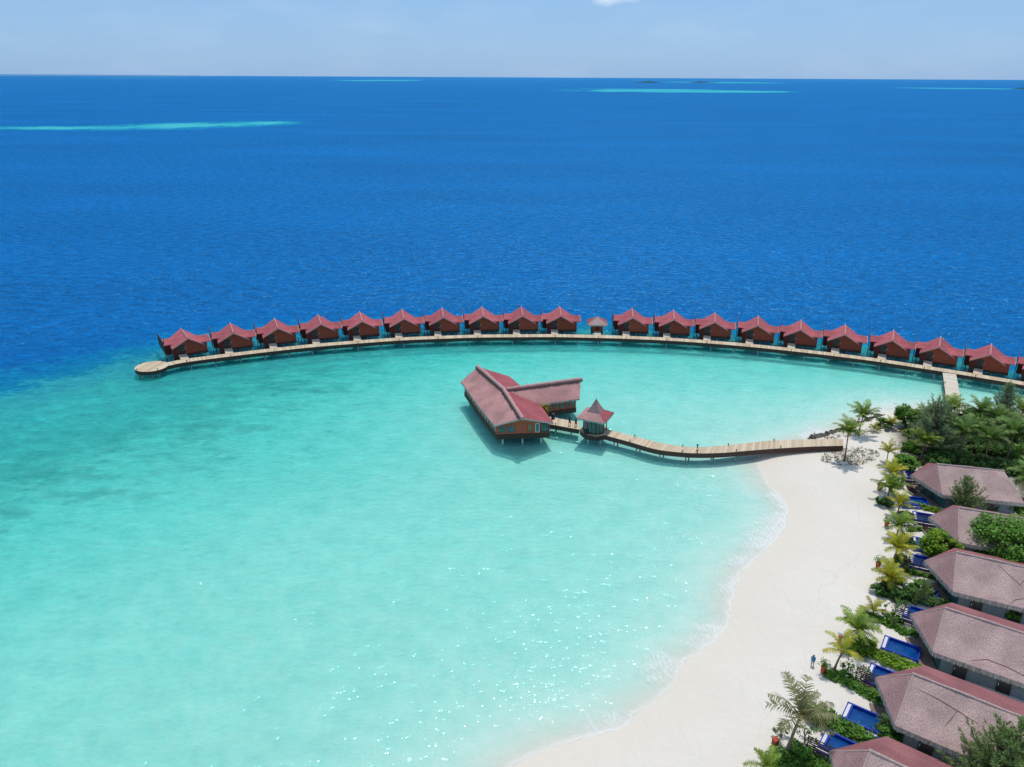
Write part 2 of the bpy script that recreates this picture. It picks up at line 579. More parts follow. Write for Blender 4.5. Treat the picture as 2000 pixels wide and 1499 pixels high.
GROVE = [tuple(P(x, y, 1.2)[:2]) for x, y in [(1740, 835), (1790, 815), (1900, 812), (2010, 815), (2100, 900), (2100, 1040), (2010, 1000), (1990, 985), (1965, 930), (1830, 908), (1790, 915), (1765, 880)]]

def sea_material():
    m, n, l, b = nodes_of('sea_water')
    out = n['Material Output']
    n.remove(b)
    geo = n.new('ShaderNodeNewGeometry')
    pos = geo.outputs['Position']
    d = attr(n, 'depth')
    sd = attr(n, 'shore')
    rd = attr(n, 'reef')
    # bottom relief: reef heads make the edge ragged
    ragged = mth(n, l, 'SUBTRACT', noise(n, l, mapping(n, l, pos, (.07, .11, 1)), 1.0, 8, .72), .5)
    near_edge = rng(n, l, mth(n, l, 'ABSOLUTE', rd), 0, 45, 1, 0)
    far_off = rng(n, l, rd, -60, -25, 0, 1)
    k = mth(n, l, 'MULTIPLY', mth(n, l, 'MULTIPLY', ragged, near_edge), mth(n, l, 'MULTIPLY', d, 2.2))
    d = mth(n, l, 'MAXIMUM', mth(n, l, 'ADD', d, k), 0.0)
    # outlying reefs, shallow again
    def shoal(cx, cy, rx, ry, rz, lo, ring=False, dep=2.5):
        nonlocal d
        v = mapping(n, l, pos, (1, 1, 0), (-cx, -cy, 0))
        r = mapping(n, l, v, (1/rx, 1/ry, 0), (0, 0, 0), 0)
        ln = n.new('ShaderNodeVectorMath')
        ln.operation = 'LENGTH'
        l.new(r, ln.inputs[0])
        nn = noise(n, l, mapping(n, l, pos, (6/rx, 2.2/ry, 1)), 1.0, 6, .65)
        e = mth(n, l, 'ADD', ln.outputs['Value'], mth(n, l, 'MULTIPLY', mth(n, l, 'SUBTRACT', nn, .5), .75))
        if ring:
            e = mth(n, l, 'ADD', mth(n, l, 'MULTIPLY', mth(n, l, 'ABSOLUTE', mth(n, l, 'SUBTRACT', e, .85)), 3.0), .3)
        f = rng(n, l, e, lo, 1.05, 1, 0, True)
        f = mth(n, l, 'POWER', f, .6)
        d = mth(n, l, 'ADD', mth(n, l, 'MULTIPLY', d, mth(n, l, 'SUBTRACT', 1.0, f)), mth(n, l, 'MULTIPLY', f, dep))
    for a in SHOALS:
        shoal(*a)
    # waves
    def h(sx, sy, rz, det, rgh):
        return noise(n, l, mapping(n, l, pos, (sx, sy, 1), (0, 0, 0), math.radians(rz)), 1.0, det, rgh)
    big = h(.22, .36, 16, 3, .55)
    mid = h(.75, 1.15, -14, 2, .5)
    fin = h(2.0, 2.6, 25, 1, .5)
    lee = rng(n, l, rd, -25, 15, 1, 0)                     # the open sea is rougher than the lagoon
    hh = mth(n, l, 'MULTIPLY', big, rng(n, l, lee, 0, 1, .40, 1.9))
    hh = mth(n, l, 'ADD', hh, mth(n, l, 'MULTIPLY', mid, rng(n, l, lee, 0, 1, .30, .60)))
    hh = mth(n, l, 'ADD', hh, mth(n, l, 'MULTIPLY', fin, .085))
    crest = rng(n, l, mth(n, l, 'ADD', mth(n, l, 'MULTIPLY', mth(n, l, 'SUBTRACT', mid, .5), .9), mth(n, l, 'ADD', mth(n, l, 'MULTIPLY', mth(n, l, 'SUBTRACT', big, .5), .9), mth(n, l, 'MULTIPLY', mth(n, l, 'SUBTRACT', fin, .5), .35))), -.3, .3, -1, 1)
    tone_swing = mth(n, l, 'MULTIPLY', crest, rng(n, l, lee, 0, 1, .20, .45))  # wave light and dark worked into the depth that sets the colour
    d = mth(n, l, 'MULTIPLY', d, mth(n, l, 'SUBTRACT', 1.0, tone_swing))
    # light the water lets through on one pass
    tr = n.new('ShaderNodeCombineXYZ')
    for i, base in enumerate((.69, .995, .972)):
        l.new(mth(n, l, 'POWER', base, d), tr.inputs[i])
    clear = n.new('ShaderNodeBsdfTransparent')
    l.new(tr.outputs[0], clear.inputs['Color'])
    # light the water body scatters back
    body = n.new('ShaderNodeSubsurfaceScattering')      # sunlight spreads a few metres inside the water
    body.falloff = 'BURLEY'
    body.inputs['Scale'].default_value = 1.0
    body.inputs['Radius'].default_value = (.5, 3.2, 3.2)
    ramp = n.new('ShaderNodeValToRGB')
    l.new(mth(n, l, 'DIVIDE', d, 30.0, clamp=True), ramp.inputs[0])
    e = ramp.color_ramp.elements
    e[0].position, e[0].color = 0.0, (.24, .77, .70, 1)
    e[1].position, e[1].color = 1.0, (.0003, .106, .36, 1)
    for p_, c_ in ((.10, (.06, .54, .51)), (.28, (.003, .21, .37)), (.6, (.0005, .12, .37))):
        x = e.new(p_)
        x.color = (*c_, 1)
    deepvar = rng(n, l, noise(n, l, mapping(n, l, pos, (.0035, .010, 1)), 1.0, 5, .6), .3, .7, .86, 1.16)
    ripple_tone = rng(n, l, noise(n, l, mapping(n, l, pos, (.25, .5, 1), (0, 0, 0), .25), 1.0, 5, .7), .3, .7, .84, 1.16)  # light and dark of small waves painted into the water colour
    c = mixc(n, l, 1.0, ramp.outputs[0], deepvar, 'MULTIPLY')
    c = mixc(n, l, 1.0, c, ripple_tone, 'MULTIPLY')
    c = mixc(n, l, 1.0, c, rng(n, l, mth(n, l, 'MULTIPLY', crest, rng(n, l, lee, 0, 1, .4, 1)), -1, 1, .55, 1.45), 'MULTIPLY')  # bright crests and dark troughs painted into the scatter colour
    l.new(c, body.inputs['Color'])
    f = mth(n, l, 'SUBTRACT', 1.0, mth(n, l, 'POWER', .80, d))
    m1 = n.new('ShaderNodeMixShader')
    l.new(f, m1.inputs[0])
    l.new(clear.outputs[0], m1.inputs[1])
    l.new(body.outputs[0], m1.inputs[2])
    # foam where the wash runs up the beach
    fo = n.new('ShaderNodeBsdfDiffuse')
    fo.inputs['Color'].default_value = (.88, .90, .90, 1)
    rot = mapping(n, l, pos, (2.6, .8, 1), (0, 0, 0), math.radians(38))
    fine = noise(n, l, rot, 1.0, 8, .78, .25)
    patch = rng(n, l, noise(n, l, pos, .075, 3, .5), .36, .56, .12, 1)
    band = mth(n, l, 'MULTIPLY', rng(n, l, sd, .0, .5, 0, 1), rng(n, l, sd, 1.2, 9.0, 1, 0))
    thr = mth(n, l, 'SUBTRACT', 1.0, mth(n, l, 'MULTIPLY', mth(n, l, 'MULTIPLY', band, patch), .68))
    fm = mth(n, l, 'MULTIPLY', rng(n, l, mth(n, l, 'SUBTRACT', fine, thr), -.10, .22, 0, 1), .62)
    edge_n = noise(n, l, pos, .5, 5, .65)
    sd2 = mth(n, l, 'ADD', sd, mth(n, l, 'MULTIPLY', mth(n, l, 'SUBTRACT', edge_n, .5), 1.6))
    edge = mth(n, l, 'MULTIPLY', mth(n, l, 'MULTIPLY', rng(n, l, sd2, .12, .30, 0, 1), rng(n, l, sd2, .32, .75, 1, 0)), rng(n, l, patch, 0, 1, .25, .75))
    fm = mth(n, l, 'MAXIMUM', fm, edge, clamp=True)
    m2 = n.new('ShaderNodeMixShader')
    l.new(fm, m2.inputs[0])
    l.new(m1.outputs[0], m2.inputs[1])
    l.new(fo.outputs[0], m2.inputs[2])
    bump = n.new('ShaderNodeBump')
    bump.inputs['Distance'].default_value = 1.0
    gust = rng(n, l, noise(n, l, mapping(n, l, pos, (.035, .06, 1), (0, 0, 0), .6), 1.0, 3, .5), .35, .65, .62, .97)
    l.new(mth(n, l, 'MULTIPLY', gust, rng(n, l, sd, 0, 6, .15, 1.0)), bump.inputs['Strength'])
    l.new(hh, bump.inputs['Height'])
    gl = n.new('ShaderNodeBsdfGlossy')
    l.new(rng(n, l, lee, 0, .8, .09, .26), gl.inputs['Roughness'])
    gl.inputs['Color'].default_value = (.24, .72, 1, 1)
    l.new(bump.outputs['Normal'], gl.inputs['Normal'])
    fr = n.new('ShaderNodeFresnel')
    fr.inputs['IOR'].default_value = 1.33
    l.new(bump.outputs['Normal'], fr.inputs['Normal'])
    l.new(bump.outputs['Normal'], body.inputs['Normal'])
    m3 = n.new('ShaderNodeMixShader')
    low = mth(n, l, 'MINIMUM', fr.outputs[0], .04)
    ff = mth(n, l, 'ADD', mth(n, l, 'MULTIPLY', low, 1.25), mth(n, l, 'MULTIPLY', mth(n, l, 'SUBTRACT', fr.outputs[0], low), .32))
    fac = mth(n, l, 'MULTIPLY', ff, mth(n, l, 'MULTIPLY', rng(n, l, sd, 0, 1.2, .0, 1), mth(n, l, 'SUBTRACT', 1.0, fm)))
    l.new(fac, m3.inputs[0])
    l.new(m2.outputs[0], m3.inputs[1])
    l.new(gl.outputs[0], m3.inputs[2])
    l.new(m3.outputs[0], out.inputs['Surface'])
    return m

def far(px, py):
    p = P(px, py)
    return p.x, p.y
def shoal_at(px0, py0, px1, py1, yn, yf, lo=.2, ring=False, dep=2.5):
    """an outlying reef from its left and right ends and its near and far edge in the photograph"""
    a, b = P(px0, py0), P(px1, py1)
    nr, fr_ = P((px0+px1)/2, yn), P((px0+px1)/2, yf)
    return ((a.x+b.x)/2, (nr.y+fr_.y)/2, abs(b.x-a.x)/2*1.1, max(abs(fr_.y-nr.y)/2*2.0, 24), 0, lo, ring, dep)
SHOALS = [shoal_at(-260, 254, 420, 248, 255, 246, .1, False, 4.0), shoal_at(120, 248, 580, 242, 252, 239, .1, False, 3.0), shoal_at(380, 243, 660, 239, 246, 236, .05, False, 3.4),
          shoal_at(1000, 177, 1640, 179, 180.6, 176.5, .5, False, 5.0), shoal_at(1060, 175, 1450, 175, 175.4, 174.2, .5, False, 4.5), shoal_at(585, 157, 900, 158, 159, 156.2, .4, False, 5.5),
          shoal_at(200, 153, 310, 153.5, 154.3, 152.2, .4, False, 6.0), shoal_at(1690, 173, 2020, 173, 174.5, 171.8, .4, False, 6.5),
          shoal_at(1220, 162, 1600, 162, 163, 160.3, .4, False, 6.5)]

def sand_material():
    m, n, l, b = nodes_of('coral_sand')
    geo = n.new('ShaderNodeNewGeometry')
    pos = geo.outputs['Position']
    sd = attr(n, 'shore')
    rd = attr(n, 'reef')
    lit = attr(n, 'litter')
    a = noise(n, l, pos, .16, 6, .6)
    f = noise(n, l, mapping(n, l, pos, (3, 3, 3)), 1.0, 5, .7)
    c = mixc(n, l, rng(n, l, a, .3, .7), (.69, .645, .585), (.735, .695, .64))
    c = mixc(n, l, rng(n, l, f, .35, .65, 0, .5), c, (.67, .63, .57))
    wob = mth(n, l, 'MULTIPLY', mth(n, l, 'SUBTRACT', noise(n, l, pos, .12, 5, .55), .5), 7.0)
    s2 = mth(n, l, 'ADD', sd, wob)
    wet = rng(n, l, s2, -9.5, -1.0, 0, 1, True)
    c = mixc(n, l, wet, c, (.685, .635, .56))
    # thin wrack line left by the last high water
    line = mth(n, l, 'MULTIPLY', rng(n, l, mth(n, l, 'ABSOLUTE', mth(n, l, 'ADD', s2, 9.6)), .0, .22, 1, 0), rng(n, l, a, .42, .6, .0, .26))
    c = mixc(n, l, line, c, (.50, .45, .37))
    # footprints and raked streaks
    tr = noise(n, l, mapping(n, l, pos, (2.2, .25, 1), (0, 0, 0), math.radians(33)), 1.0, 4, .6)
    c = mixc(n, l, rng(n, l, tr, .52, .72, 0, .55), c, (.65, .605, .54))
    dots = noise(n, l, pos, 1.7, 2, .5)
    c = mixc(n, l, mth(n, l, 'MULTIPLY', rng(n, l, dots, .66, .76, 0, .35), rng(n, l, sd, -14, -9, 1, 0)), c, (.60, .57, .53))
    # leaf litter under the trees
    c = mixc(n, l, mth(n, l, 'MULTIPLY', lit, rng(n, l, noise(n, l, pos, .9, 5, .7), .30, .45)), c, (.085, .075, .045))
    c = mixc(n, l, rng(n, l, sd, 0, 5), c, (.86, .79, .73))
    # coral and seagrass on the lagoon floor, dense towards the reef edge
    cn = noise(n, l, mapping(n, l, pos, (.13, .22, 1)), 1.0, 10, .76, .3)
    bias = mth(n, l, 'MAXIMUM', rng(n, l, rd, 4, 46, .11, -.24), rng(n, l, sd, 54, 104, -.24, .11))
    cm = rng(n, l, mth(n, l, 'ADD', cn, bias), .46, .66, 0, .88)
    cm = mth(n, l, 'MULTIPLY', cm, rng(n, l, sd, 8, 22))
    c = mixc(n, l, cm, c, (.15, .19, .11))
    cn2 = noise(n, l, mapping(n, l, pos, (.3, .5, 1)), 1.0, 6, .75)
    c = mixc(n, l, mth(n, l, 'MULTIPLY', rng(n, l, cn2, .55, .66, 0, .65), rng(n, l, mth(n, l, 'ADD', bias, rng(n, l, cn, .4, .6, -.05, .05)), -.05, .12)), c, (.10, .12, .09))
    l.new(c, b.inputs['Base Color'])
    b.inputs['Roughness'].default_value = .95
    b.inputs['Specular IOR Level'].default_value = .1
    k = n.new('ShaderNodeBump')
    k.inputs['Distance'].default_value = .12
    l.new(mth(n, l, 'ADD', noise(n, l, pos, 1.1, 6, .65), mth(n, l, 'MULTIPLY', noise(n, l, pos, .22, 3, .5), 2.0)), k.inputs['Height'])
    l.new(k.outputs['Normal'], b.inputs['Normal'])
    return m

xs = axis(-115, 130, 1.25, 90000)
ys = axis(30, 215, 1.25, 90000)
sheet('sea', xs, ys, lambda X, Y, D: np.zeros(X.shape), sea_material(), lambda X, Y, D: {'shore': D[0], 'reef': D[1], 'depth': D[2]})

def ground_z(X, Y, D):
    sd, rd, dep = D
    dune = .10*np.sin(X*.31+1.3)*np.sin(Y*.27) + .05*np.sin(X*.9)*np.sin(Y*.8+.6)
    return np.where(sd < 0, land_z(sd) + dune*sstep(-sd, 4, 12), -.02 - .5*np.minimum(dep, 10))
gxs = axis(-115, 130, 1.25, 400)
gys = axis(30, 215, 1.25, 400)
sheet('ground', gxs, gys, ground_z, sand_material(), lambda X, Y, D: {'shore': D[0], 'reef': D[1],
      'litter': sstep(np.where(inside(X, Y, GROVE), 1, -1)*seg_dist(X, Y, GROVE, True), -1.5, 2.0)})
# ------------------------------------------------------------------ roofs, walls: shared makers
def slab(mb, top, th, m=0, edge=None, fringe=None, rnd=None, sub=1, lump=0.0):
    """a roof from its top faces: the faces, their underside th lower and the open edges; fringe hangs ragged reed from low edges"""
    rnd = rnd or random.Random(3)
    key = lambda p: (round(p[0], 3), round(p[1], 3), round(p[2], 3))
    cnt = {}
    for k, fc in enumerate(top):
        pts = fc[0] if isinstance(fc, tuple) else fc
        mm = fc[1] if isinstance(fc, tuple) else m
        for j in range(1, len(pts)-1):
            tri = [pts[0], pts[j], pts[j+1]]
            mb.face(tri, mm)
            mb.face([(p[0], p[1], p[2]-th) for p in reversed(tri)], edge if edge is not None else mm, .15)
        for a, b in zip(pts, pts[1:]+pts[:1]):
            cnt.setdefault(frozenset((key(a), key(b))), []).append((a, b))
    for es in cnt.values():
        if len(es) == 1:
            a, b = Vector(es[0][0]), Vector(es[0][1])
            dn = Vector((0, 0, -th))
            mb.face([a, b, b+dn, a+dn][::-1], edge if edge is not None else m, .6)
            if fringe and abs(a.z-b.z) < .5*(a-b).length*.4:
                L = (b-a).length
                n = max(2, int(L/.09))
                d = (b-a)/n
                out = Vector((d.y, -d.x, 0)).normalized()*.10
                for i in range(n):
                    p = a + d*i + d*rnd.uniform(-.3, .3)
                    w = d*rnd.uniform(.9, 1.7)
                    h = fringe*rnd.uniform(.1, .8)
                    o = out*rnd.uniform(-.6, .9)
                    z0 = -.04 + rnd.uniform(-.03, .05)
                    mb.face([p+o*.4+Vector((0, 0, z0)), p+w+o*.4+Vector((0, 0, z0)), p+w*.75+o+Vector((0, 0, -th-h)), p+w*.3+o+Vector((0, 0, -th-h*rnd.uniform(.6, 1)))], edge if edge is not None else m, rnd.random())

def ridge_roll(mb, a, b, r, m=0, n=10, lump=.06, seed=1):
    rnd = random.Random(seed)
    a, b = Vector(a), Vector(b)
    k = max(3, int((b-a).length/.6))
    pts = [a + (b-a)*i/k + Vector((0, 0, rnd.uniform(-lump, lump)*.5)) for i in range(k+1)]
    mb.tube(pts, [r*rnd.uniform(.88, 1.12) for _ in pts], n, m)

def wall_poly(mb, pts, base_z, top_z, t=.12, m=0, closed=True):
    n = len(pts)
    for i in range(n if closed else n-1):
        a, b = Vector((*pts[i][:2], 0)), Vector((*pts[(i+1) % n][:2], 0))
        u = (b-a).normalized()
        nn = Vector((-u.y, u.x, 0))*t
        q = [a, b, b+nn, a+nn]
        lo = [Vector((p.x, p.y, base_z)) for p in q]
        hi = [Vector((p.x, p.y, top_z)) for p in q]
        mb.face([lo[0], lo[1], hi[1], hi[0]], m)
        mb.face([lo[2], lo[3], hi[3], hi[2]], m)
        mb.face([hi[0], hi[1], hi[2], hi[3]], m)
        if not closed:
            mb.face([lo[1], lo[2], hi[2], hi[1]], m)
            mb.face([lo[3], lo[0], hi[0], hi[3]], m)

def panel(a, b, z0, z1, out, depth=.06, m=0, mb=None, frame=None):
    """an upright panel between plan points a and b set `out` proud of the wall line"""
    mb = mb or MB()
    a, b = Vector((a[0], a[1], 0)), Vector((b[0], b[1], 0))
    u = (b-a).normalized()
    nn = Vector((u.y, -u.x, 0))
    c = (a+b)/2 + nn*(out+depth/2)
    mb.box((c.x, c.y, (z0+z1)/2), ((b-a).length, depth, z1-z0), math.atan2(u.y, u.x), m)
    return mb

def window(parent, a, b, z0, z1, out, glass, frame, name='window', mull=1, org=None):
    f = MB()
    a, b = Vector((a[0], a[1], 0)), Vector((b[0], b[1], 0))
    L = (b-a).length
    u = (b-a)/L
    t = .10
    panel(a, b, z1-t, z1, out, .09, 0, f)
    panel(a, b, z0, z0+t, out, .09, 0, f)
    panel(a, a+u*t, z0+t, z1-t, out, .09, 0, f)
    panel(b-u*t, b, z0+t, z1-t, out, .09, 0, f)
    for k in range(1, mull+1):
        c = a + u*(L*k/(mull+1))
        panel(c-u*.04, c+u*.04, z0+t, z1-t, out, .08, 0, f)
    w = f.build(name, frame, parent, org)
    g = panel(a+u*t, b-u*t, z0+t, z1-t, out, .03)
    g.build('pane', glass, w, None if org is None else org)
    return w

ORD = ['first', 'second', 'third', 'fourth', 'fifth', 'sixth', 'seventh', 'eighth', 'ninth', 'tenth', 'eleventh', 'twelfth', 'thirteenth',
       'fourteenth', 'fifteenth', 'sixteenth', 'seventeenth', 'eighteenth', 'nineteenth', 'twentieth', 'twenty-first']

def offset_line(pts, d):
    """a plan polyline moved d to its left"""
    out = []
    n = len(pts)
    for i in range(n):
        a = Vector(pts[max(i-1, 0)][:2])
        b = Vector(pts[min(i+1, n-1)][:2])
        u = (b-a).normalized()
        out.append(Vector((pts[i][0] - u.y*d, pts[i][1] + u.x*d)))
    return out

def smooth_line(pts, step=.9):
    """Catmull-Rom through plan points, resampled"""
    P_ = [Vector(p[:2]) for p in pts]
    P_ = [P_[0]*2 - P_[1]] + P_ + [P_[-1]*2 - P_[-2]]
    out = []
    for i in range(1, len(P_)-2):
        a, b, c, d = P_[i-1:i+3]
        n = max(1, int((c-b).length/step))
        for k in range(n):
            t = k/n
            out.append(.5*((2*b) + (c-a)*t + (2*a-5*b+4*c-d)*t*t + (3*b-a-3*c+d)*t**3))
    out.append(P_[-2])
    return out

def walkway(parent, left, right, z, org, beam_z, deck_m, beam_m, th=.12, z2=None, u0=0.0):
    """boards between two plan lines, and the deep edge beams under both edges"""
    mb, bm = MB(), MB()
    s = u0
    n = len(left)
    zz = lambda i: z if z2 is None else z + (z2-z)*i/(n-1)
    for i in range(n-1):
        l0, l1, r0, r1 = left[i], left[i+1], right[i], right[i+1]
        w = (l0-r0).length
        ds = ((l1-l0).length + (r1-r0).length)/2
        uv = [(s, 0), (s+ds, 0), (s+ds, w), (s, w)]
        z0, z1 = zz(i), zz(i+1)
        mb.face([(*r0, z0), (*r1, z1), (*l1, z1), (*l0, z0)], 0, .5, uv)
        mb.face([(*l0, z0-th), (*l1, z1-th), (*r1, z1-th), (*r0, z0-th)], 0, .5, uv)
        for p, q, sg in ((r0, r1, -1), (l0, l1, 1)):
            u = (q-p).normalized()
            nn = Vector((-u.y, u.x))*sg
            pi, qi, po, qo = p-nn*.12, q-nn*.12, p+nn*.03, q+nn*.03
            A = [(*po, z0-.03), (*qo, z1-.03), (*qi, z1-.03), (*pi, z0-.03)]
            B = [(*po, beam_z), (*qo, beam_z), (*qi, beam_z), (*pi, beam_z)]
            uvb = [(s, beam_z), (s+ds, beam_z), (s+ds, z1), (s, z0)]
            if sg < 0:
                bm.face([B[0], B[1], A[1], A[0]], 0, .5, uvb)
                bm.face([B[2], B[3], A[3], A[2]], 0, .5, uvb)
            else:
                bm.face([B[1], B[0], A[0], A[1]], 0, .5, [uvb[1], uvb[0], uvb[3], uvb[2]])
                bm.face([B[3], B[2], A[2], A[3]], 0, .5, uvb)
            bm.face([A[0], A[1], A[2], A[3]] if sg < 0 else [A[3], A[2], A[1], A[0]], 0)
            bm.face([B[3], B[2], B[1], B[0]] if sg < 0 else [B[0], B[1], B[2], B[3]], 0)
        s += ds
    for i in (0, n-1):
        l0, r0 = left[i], right[i]
        q = [(*l0, zz(i)), (*r0, zz(i)), (*r0, beam_z), (*l0, beam_z)]
        bm.face(q if i == 0 else q[::-1], 0)
    mb.build('deck', deck_m, parent, org)
    bm.build('edge_beam', beam_m, parent, org)
    return s

def pile(parent, x, y, ztop, org, m, r=.13, zbot=-1.4, name='pile'):
    b = MB()
    b.tube([(x, y, zbot), (x, y, ztop)], r, 7)
    b.build(name, m, parent, org, True)

def post_lamp(x, y, z, label, group, m=None, k=1.0):
    k *= .78
    o = thing('post_lamp', label, 'lamp', (x, y, z), 0, group)
    b = MB()
    b.tube([(0, 0, -.02), (0, 0, .34*k)], .075*k, 8)
    b.build('post', m or M['lamp'], o)
    c = MB()
    c.tube([(0, 0, .34*k), (0, 0, .38*k), (0, 0, .48*k), (0, 0, .52*k)], [.15*k, .15*k, .15*k, .06*k], 8)
    c.build('cap', m or M['lamp'], o)
    return o

# ------------------------------------------------------------------ the long jetty and its huts
JZ = 1.9
near_px = [(325, 715.7), (365, 707.6), (450, 696.6), (535.5, 686.5), (619.5, 677.7), (699.4, 671.3), (780, 665.6), (855.8, 662.3), (932.9, 659.8), (1010, 659.1),
           (1084.7, 658.8), (1168.5, 660.5), (1222.6, 662.1), (1302, 665.6), (1380, 670.8), (1463, 677.7), (1545, 686.2), (1628.8, 695.8), (1718.8, 707.5),
           (1805, 720.7), (1905, 736.7), (2000, 753)]
near = [P(x, y, JZ).to_2d() for x, y in near_px]
for k in range(3):
    d0, d1 = near[-2]-near[-3], near[-1]-near[-2]
    a = math.atan2(d1.y, d1.x) - .055
    near.append(near[-1] + Vector((math.cos(a), math.sin(a)))*9.4)
nearS = smooth_line(near, 1.0)
farS = offset_line(nearS, 2.3)
jorg = (0, 178, 0)
jetty = thing('jetty', 'long curved boardwalk jetty on piles, linking the red-roofed huts over the water', 'jetty', jorg)
s_end = walkway(jetty, farS, nearS, JZ, jorg, JZ-.82, M['deck'], M['beam'])
# the round landing at its tip
rc = P(296, 716, JZ).to_2d()
ring = [rc + Vector((math.cos(a), math.sin(a)))*3.35 for a in [i*2*math.pi/40 for i in range(40)]]
mb = MB()
mb.face([(*p, JZ+.012) for p in ring], 0, .5, [(p.x*.98-p.y*.17, p.y) for p in ring])
mb.build('round_landing', M['deck'], jetty, jorg)
mb = MB()
for i in range(40):
    a, b = ring[i], ring[(i+1) % 40]
    mb.face([(*a, JZ-.78), (*b, JZ-.78), (*b, JZ+.004), (*a, JZ+.004)], 0, .5, [(i*.52, 0), (i*.52+.52, 0), (i*.52+.52, .8), (i*.52, .8)])
mb.face([(*p, JZ-.76) for p in reversed(ring)], 0)
mb.build('landing_rim', M['beam'], jetty, jorg)
mids = [(a+b)/2 for a, b in zip(nearS, farS)]
acc, last = 0.0, 0.0
npile = 0
for i in range(1, len(nearS)):
    acc += (nearS[i]-nearS[i-1]).length
    if acc - last > 4.7 and npile < 94:
        last = acc
        q = nearS[i] + (farS[i]-nearS[i]).normalized()*.3
        pile(jetty, q.x, q.y, JZ-.4, jorg, M['pile'])
        npile += 1
        if npile < 94 and npile % 2:
            q = farS[i] - (farS[i]-nearS[i]).normalized()*.3
            pile(jetty, q.x, q.y, JZ-.4, jorg, M['pile'])
            npile += 1
for a in (3.6, 4.3, 5.1, 5.7):
    pile(jetty, rc.x + 2.5*math.cos(a), rc.y + 2.5*math.sin(a), JZ-.5, jorg, M['pile'])

